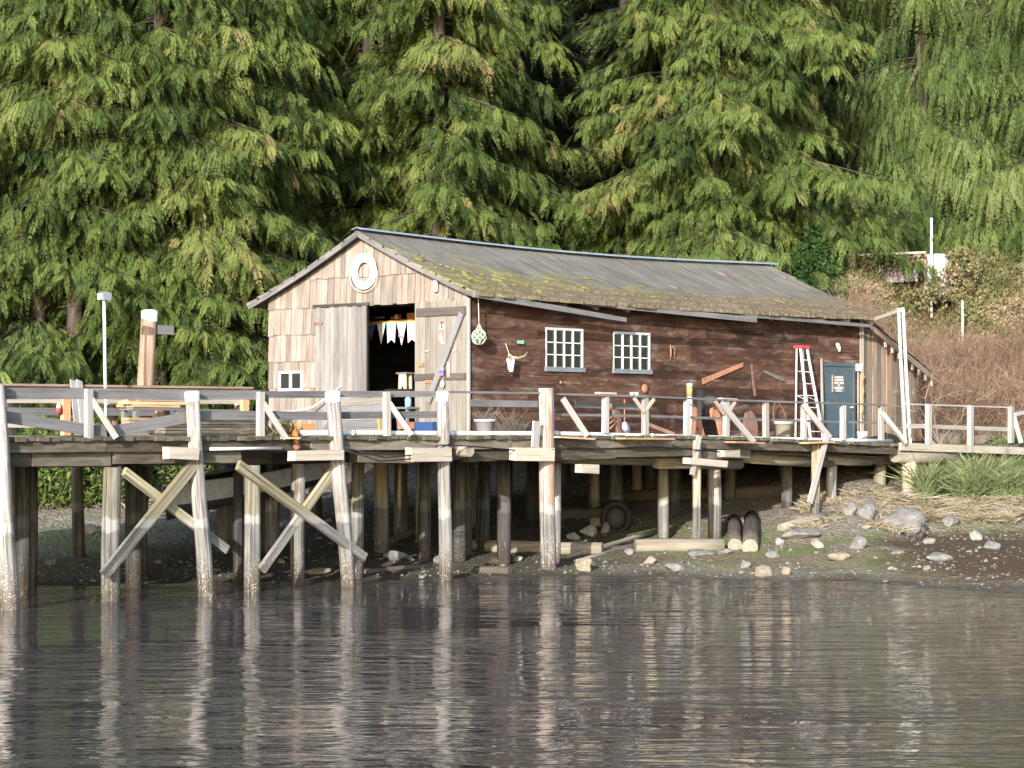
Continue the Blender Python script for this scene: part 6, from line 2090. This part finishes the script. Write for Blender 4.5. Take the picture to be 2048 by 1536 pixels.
def thicket(name, n, fn, size, m, label, cat, w=.55, flat=False):
    b = fn(n)
    n = len(b)
    dirs = unit(rng.normal(0, 1, (n, 3)) + np.array([-.3, -.5, .2]))
    ln = rng.uniform(.5, 1.3, n) * size
    tint = np.clip(.45 + np.array([noise.noise(Vector((p[0] * .8, p[1] * .8, p[2] * .8))) for p in b]) * .55 + rng.normal(0, .16, n), 0, 1)
    o = leaves_obj(name, b, b + dirs * ln[:, None], ln * w, unit(rng.normal(0, 1, (n, 3)) + np.array([-.6, -.7, .6])), tint, m)
    return tag(o, label, cat, kind='stuff')
def mound_pts(pxr, dr, thick, dens=None, thin=None):
    def fn(n):
        px = rng.uniform(*pxr, n); d = rng.uniform(*dr, n)
        b = on_land(px, d)
        lump = np.array([noise.noise(Vector((p[0] * .35, p[1] * .35, 7.0))) + .5 * noise.noise(Vector((p[0] * .9, p[1] * .9, 9.0))) for p in b])
        top = thick * (.65 + .8 * lump)
        if thin is not None: top = top * thin(px, d)
        b[:, 2] += np.maximum(.05, top) * rng.uniform(0, 1, n) ** .45
        if dens is not None:
            b = b[np.array([dens(x, y) for x, y in zip(px, d)]) > rng.uniform(0, 1, n)]
        return b
    return fn
# green brown bramble over the slope to the upper right
thicket('bramble_thicket', 200000, mound_pts((1640, 2420), (73, 83.0), 1.0, thin=lambda px, d: np.where((px < 1915) & (d < 79.7), .3, np.where(px > 1915, 1.45, 1.0))), .14, M['bramble_leaf'], 'green brown bramble thicket covering the slope above the landing', 'brambles', .6)
thicket('low_bramble', 75000, mound_pts((1740, 2420), (69.8, 76), 1.0), .12, M['bramble_leaf'], 'lower bramble on the slope behind the red twigs', 'brambles', .5)
def twigs(name, n, pxr, dr, hmin, hmax, m, label, spread=.35, cat='shrubs', w=.018, dens=None):
    px = rng.uniform(*pxr, n); d = rng.uniform(*dr, n)
    if dens is not None:
        k = np.array([dens(a, b) for a, b in zip(px, d)]) > rng.uniform(0, 1, n); px, d = px[k], d[k]; n = len(px)
    b = on_land(px, d)
    h = rng.uniform(hmin, hmax, n)
    dirs = np.stack([rng.normal(0, spread, n), rng.normal(0, spread, n), np.ones(n)], 1)
    mid = b + dirs * h[:, None] * .55
    tip = mid + (dirs + rng.normal(0, .35, (n, 3))) * h[:, None] * .5
    B = [b, mid]; T = [mid, tip]; W = [np.full(n, w * 1.4), np.full(n, w)]
    ti = np.clip(rng.normal(.5, .22, n) + .25 * np.array([noise.noise(Vector((p[0] * .5, p[1] * .5, 1.0))) for p in b]), 0, 1); TI = [ti, ti]
    for j in range(4):
        t0 = rng.uniform(.3, 1, n)[:, None]
        s = mid + (tip - mid) * t0
        e = s + (dirs * .5 + rng.normal(0, .55, (n, 3))) * (h * rng.uniform(.12, .32, n))[:, None]
        B.append(s); T.append(e); W.append(np.full(n, w * .8)); TI.append(np.clip(ti + .1, 0, 1))
    B, T, W, TI = map(np.concatenate, (B, T, W, TI))
    nn = unit(np.stack([rng.normal(0, .3, len(B)) - ST, rng.normal(0, .3, len(B)) - CT, np.zeros(len(B))], 1))
    o = leaves_obj(name, B, T, W, nn, TI, m, None, (0, 0, 0), .4)
    return tag(o, label, cat, kind='stuff')
twigs('red_twig_thicket', 24000, (1830, 2400), (69.5, 74.0), .7, 1.8, M['red_twigs'], 'thicket of bare reddish brown twigs on the slope behind the landing', w=.011)
twigs('bare_stems', 2000, (1690, 1880), (70, 74.5), .6, 1.3, M['red_twigs'], 'bare pale brown stems among the bramble behind the lean-to wing', w=.011)
twigs('slope_stems', 1100, (1700, 2400), (75, 80), .4, 1.0, M['red_twigs'], 'scattered dead stems standing in the bramble slope', .5, w=.012)
# dark underbrush below the red twigs and round dark stones by the landing
# a pale bare shrub in front of the wing
p = tree_spot(1880, 67.5, 0)
m = MB()
sh = thing('bare_shrub', 'pale leafless shrub with sprawling branches in front of the lean-to wing', 'shrub', p)
rs = random.Random(9)
def grow(a, d, l, r, lev):
    pts = [a]
    for k in range(4):
        d = (d + Vector((rs.gauss(0, .22), rs.gauss(0, .22), rs.gauss(0, .18) - .03))).normalized()
        pts.append(pts[-1] + d * l / 4)
    m.tube(pts, [r, r * .8, r * .65, r * .5, r * .35], 4, 0, False)
    if lev > 0:
        for k in range(3 if lev > 1 else 4):
            q = pts[rs.randrange(2, 5)]
            grow(q, (d + Vector((rs.gauss(0, .7), rs.gauss(0, .7), rs.gauss(0, .5)))).normalized(), l * rs.uniform(.4, .7), r * .5, lev - 1)
for k in range(7):
    a = rs.uniform(0, 6.28)
    grow(p + Vector((rs.uniform(-.2, .2), rs.uniform(-.2, .2), -.1)), Vector((math.cos(a) * .8, math.sin(a) * .8, 1)).normalized(), rs.uniform(1.3, 2.1), .020, 2)
m.build('branches', plain('pale_twig_bark', (0.28, 0.24, 0.185), .9, .2), sh, fix=False)

# leafy shrubs
def shrub(name, px, d, r, h, n, size, mat, label, wfac=.6):
    p = tree_spot(px, d, 0)
    t = thing(name, label, 'shrub', p)
    v = unit(rng.normal(0, 1, (n, 3)))
    v[:, 2] = np.abs(v[:, 2])
    k = rng.uniform(.55, 1, n) ** .5 * (1 + .35 * np.array([noise.noise(Vector((a[0] * 2, a[1] * 2, a[2] * 2 + px))) for a in v]))
    b = v * k[:, None] * np.array([r, r, h])
    dirs = unit(rng.normal(0, 1, (n, 3)) + v * .6)
    ln = size * rng.uniform(.6, 1.3, n)
    tint = np.clip(.45 + rng.normal(0, .22, n), 0, 1)
    leaves_obj('foliage', b, b + dirs * ln[:, None], ln * wfac, unit(v + rng.normal(0, .6, (n, 3))), tint, M[mat], t)
    m = MB()
    for j in range(7):
        a = rng.uniform(0, 6.28)
        m.tube([p + Vector((0, 0, -.1)), p + Vector((math.cos(a) * r * .3, math.sin(a) * r * .3, h * .4)), p + Vector((math.cos(a) * r * .6, math.sin(a) * r * .6, h * .75))], [.04, .03, .012], 5, 0, False)
    m.build('stems', M['twig'], t, fix=False)
    return t
shrub('holly_shrub', 1590, 76, 1.1, 2.4, 5000, .14, 'dark_leaf', 'dark glossy evergreen shrub behind the far end of the shed roof')
shrub('holly_shrub', 1640, 78, .9, 1.9, 3500, .14, 'dark_leaf', 'dark evergreen shrub between the roof end and the overgrown hut')
for px, d, h, lab in ((105, 60.6, 1.7, 'low green cedar bough bush on the beach behind the first pile'), (185, 61.0, 2.1, 'low green bush under the deck beside the first braced pile'), (20, 61.0, 2.0, 'low green bush at the picture edge under the deck'), (335, 63.5, 1.7, 'low dark green bush behind the capped pile under the deck')):
    shrub('shore_shrub', px, d, 1.25, h, 5200, .17, 'cedar_leaf', lab, .34)
# young firs behind the roof
for px, d, s_, lab in ((1395, 74, .16, 'small yellow green sapling tip showing over the long roof'), (1345, 75, .15, 'small dark sapling over the long roof, left of the bright sapling'), (1240, 75, .15, 'small sapling just over the ridge below the spreading fir')):
    copy_tree(fir, tree_spot(px, d), px * .01, s_ * 1.3, lab)

# ------------------------------------------------------------------ overgrown hut, white sheet and pole up the slope
hp = at_d(1745, 560, 81)
hut = thing('overgrown_hut', 'low weathered hut almost swallowed by brambles up the slope', 'hut', Vector((hp.x, hp.y, ground(hp.x, hp.y))))
def cam_dir(): return Vector((CT, -ST, 0)), Vector((ST, CT, 0))
rx_, fw_ = cam_dir()
m = MB()
for k in range(18):
    a = at_d(1665 + k * 9.5, 540 - k * .6, 79.6); b = at_d(1665 + (k + .93) * 9.5, 540 - k * .6, 79.6)
    c_, d_ = Vector(b), Vector(a)
    c_.z -= .55; d_.z -= .55 - R.uniform(0, .06)
    m.prism([a, b, c_, d_], -fw_, .04, gdir=Z)
m.build('wall', plain('lilac_grey_boards', (0.30, 0.27, 0.28), .9, .2, dirt=(.24, .15, .11), dscale=2.0), hut)
m = MB()
a, b = at_d(1660, 512, 79.3), at_d(1850, 505, 79.3)
m.beam(a, b, .2, .07); m.beam(a + fw_ * 4, b + fw_ * 4, .2, .07)
m.build('roof_edge', M['pale_board'], hut)
m = MB()
m.prism([a - Z * .06, b - Z * .06, b - Z * .06 + fw_ * 4, a - Z * .06 + fw_ * 4], Z, .05)
m.build('roof', M['old_timber'], hut)
m = MB()
for px in (1672, 1735, 1800, 1846):
    q = at_d(px, 512, 80.0); m.box(q.x - .07, q.x + .07, q.y - .07, q.y + .07, ground(q.x, q.y) - .2, q.z - .05)
m.build('posts', M['old_timber'], hut)
q0, q1 = at_d(1851, 506, 79.4), at_d(1906, 553, 79.4)
wsh = thing('white_tank', 'white painted metal tank standing in the brambles beside the overgrown hut', 'tank', Vector((q0.x, q0.y, q1.z - .6)))
cc = (q0 + q1) / 2 + fw_ * .45
MB().lathe(Vector((cc.x, cc.y, q1.z - .6)), [(0, 0), (.42, 0), (.44, .05), (.44, q0.z - q1.z + .5), (.42, q0.z - q1.z + .58), (0, q0.z - q1.z + .6)], 20).build('tank_body', plain('flaking_white_tank', (0.75, 0.75, 0.73), .6, .1, dirt=(.35, .2, .12), dscale=3, damt=.55), wsh)
MB().tube([Vector((q0.x - .03, q0.y, q1.z - .6)) - fw_ * .1, Vector((q0.x - .03, q0.y, q0.z + .05)) - fw_ * .1], .03, 8).build('side_pipe', M['rust'], wsh)
a = at_d(1863, 436, 79.0)
solo(MB().tube([Vector((a.x, a.y, ground(a.x, a.y) - .2)), a], .045, 8), 'white_pole', 'white', 'thin white pole standing in the brambles on the slope', 'pole')
a = at_d(1925, 600, 75)
solo(MB().tube([Vector((a.x, a.y, ground(a.x, a.y) - .2)), a], .04, 8), 'fence_stake', 'pale_board', 'short pale stake standing among the brambles', 'stake')
def vine_pts(n):
    out = []
    for (x0, x1, y0, y1, dd, k) in ((1850, 1960, 535, 620, 78.6, .4), (1890, 1960, 495, 560, 78.8, .25), (1655, 1850, 512, 538, 79.0, .2), (1690, 1850, 578, 640, 78.6, .15)):
        m_ = int(n * k)
        for px, py, d in zip(rng.uniform(x0, x1, m_), rng.uniform(y0, y1, m_), rng.normal(dd, .25, m_)):
            if noise.noise(Vector((px * .05, py * .05, 3))) > -.15: out.append(tuple(at_d(px, py, d)))
    return np.array(out)
thicket('climbing_bramble', 4200, vine_pts, .14, M['bramble_leaf'], 'bramble growing over the overgrown hut and the white tank', 'brambles', .6)
# cut wood and stones beside the landing
for px, lab in ((1878, 'dark firewood round in the pile behind the landing railing, first from the white poles'), (1905, 'dark firewood round in the pile behind the landing railing, second from the white poles'), (1962, 'dark stump behind the middle landing post'), (1985, 'dark stump beside the green grass behind the landing railing')):
    q = tree_spot(px, 68.6, 0)
    solo(MB().tube([q + Z * -.1 + rx_ * .05, q + Z * .35], [.26, .22], 10, .08), 'wood_round', 'dark_log', lab, 'log')
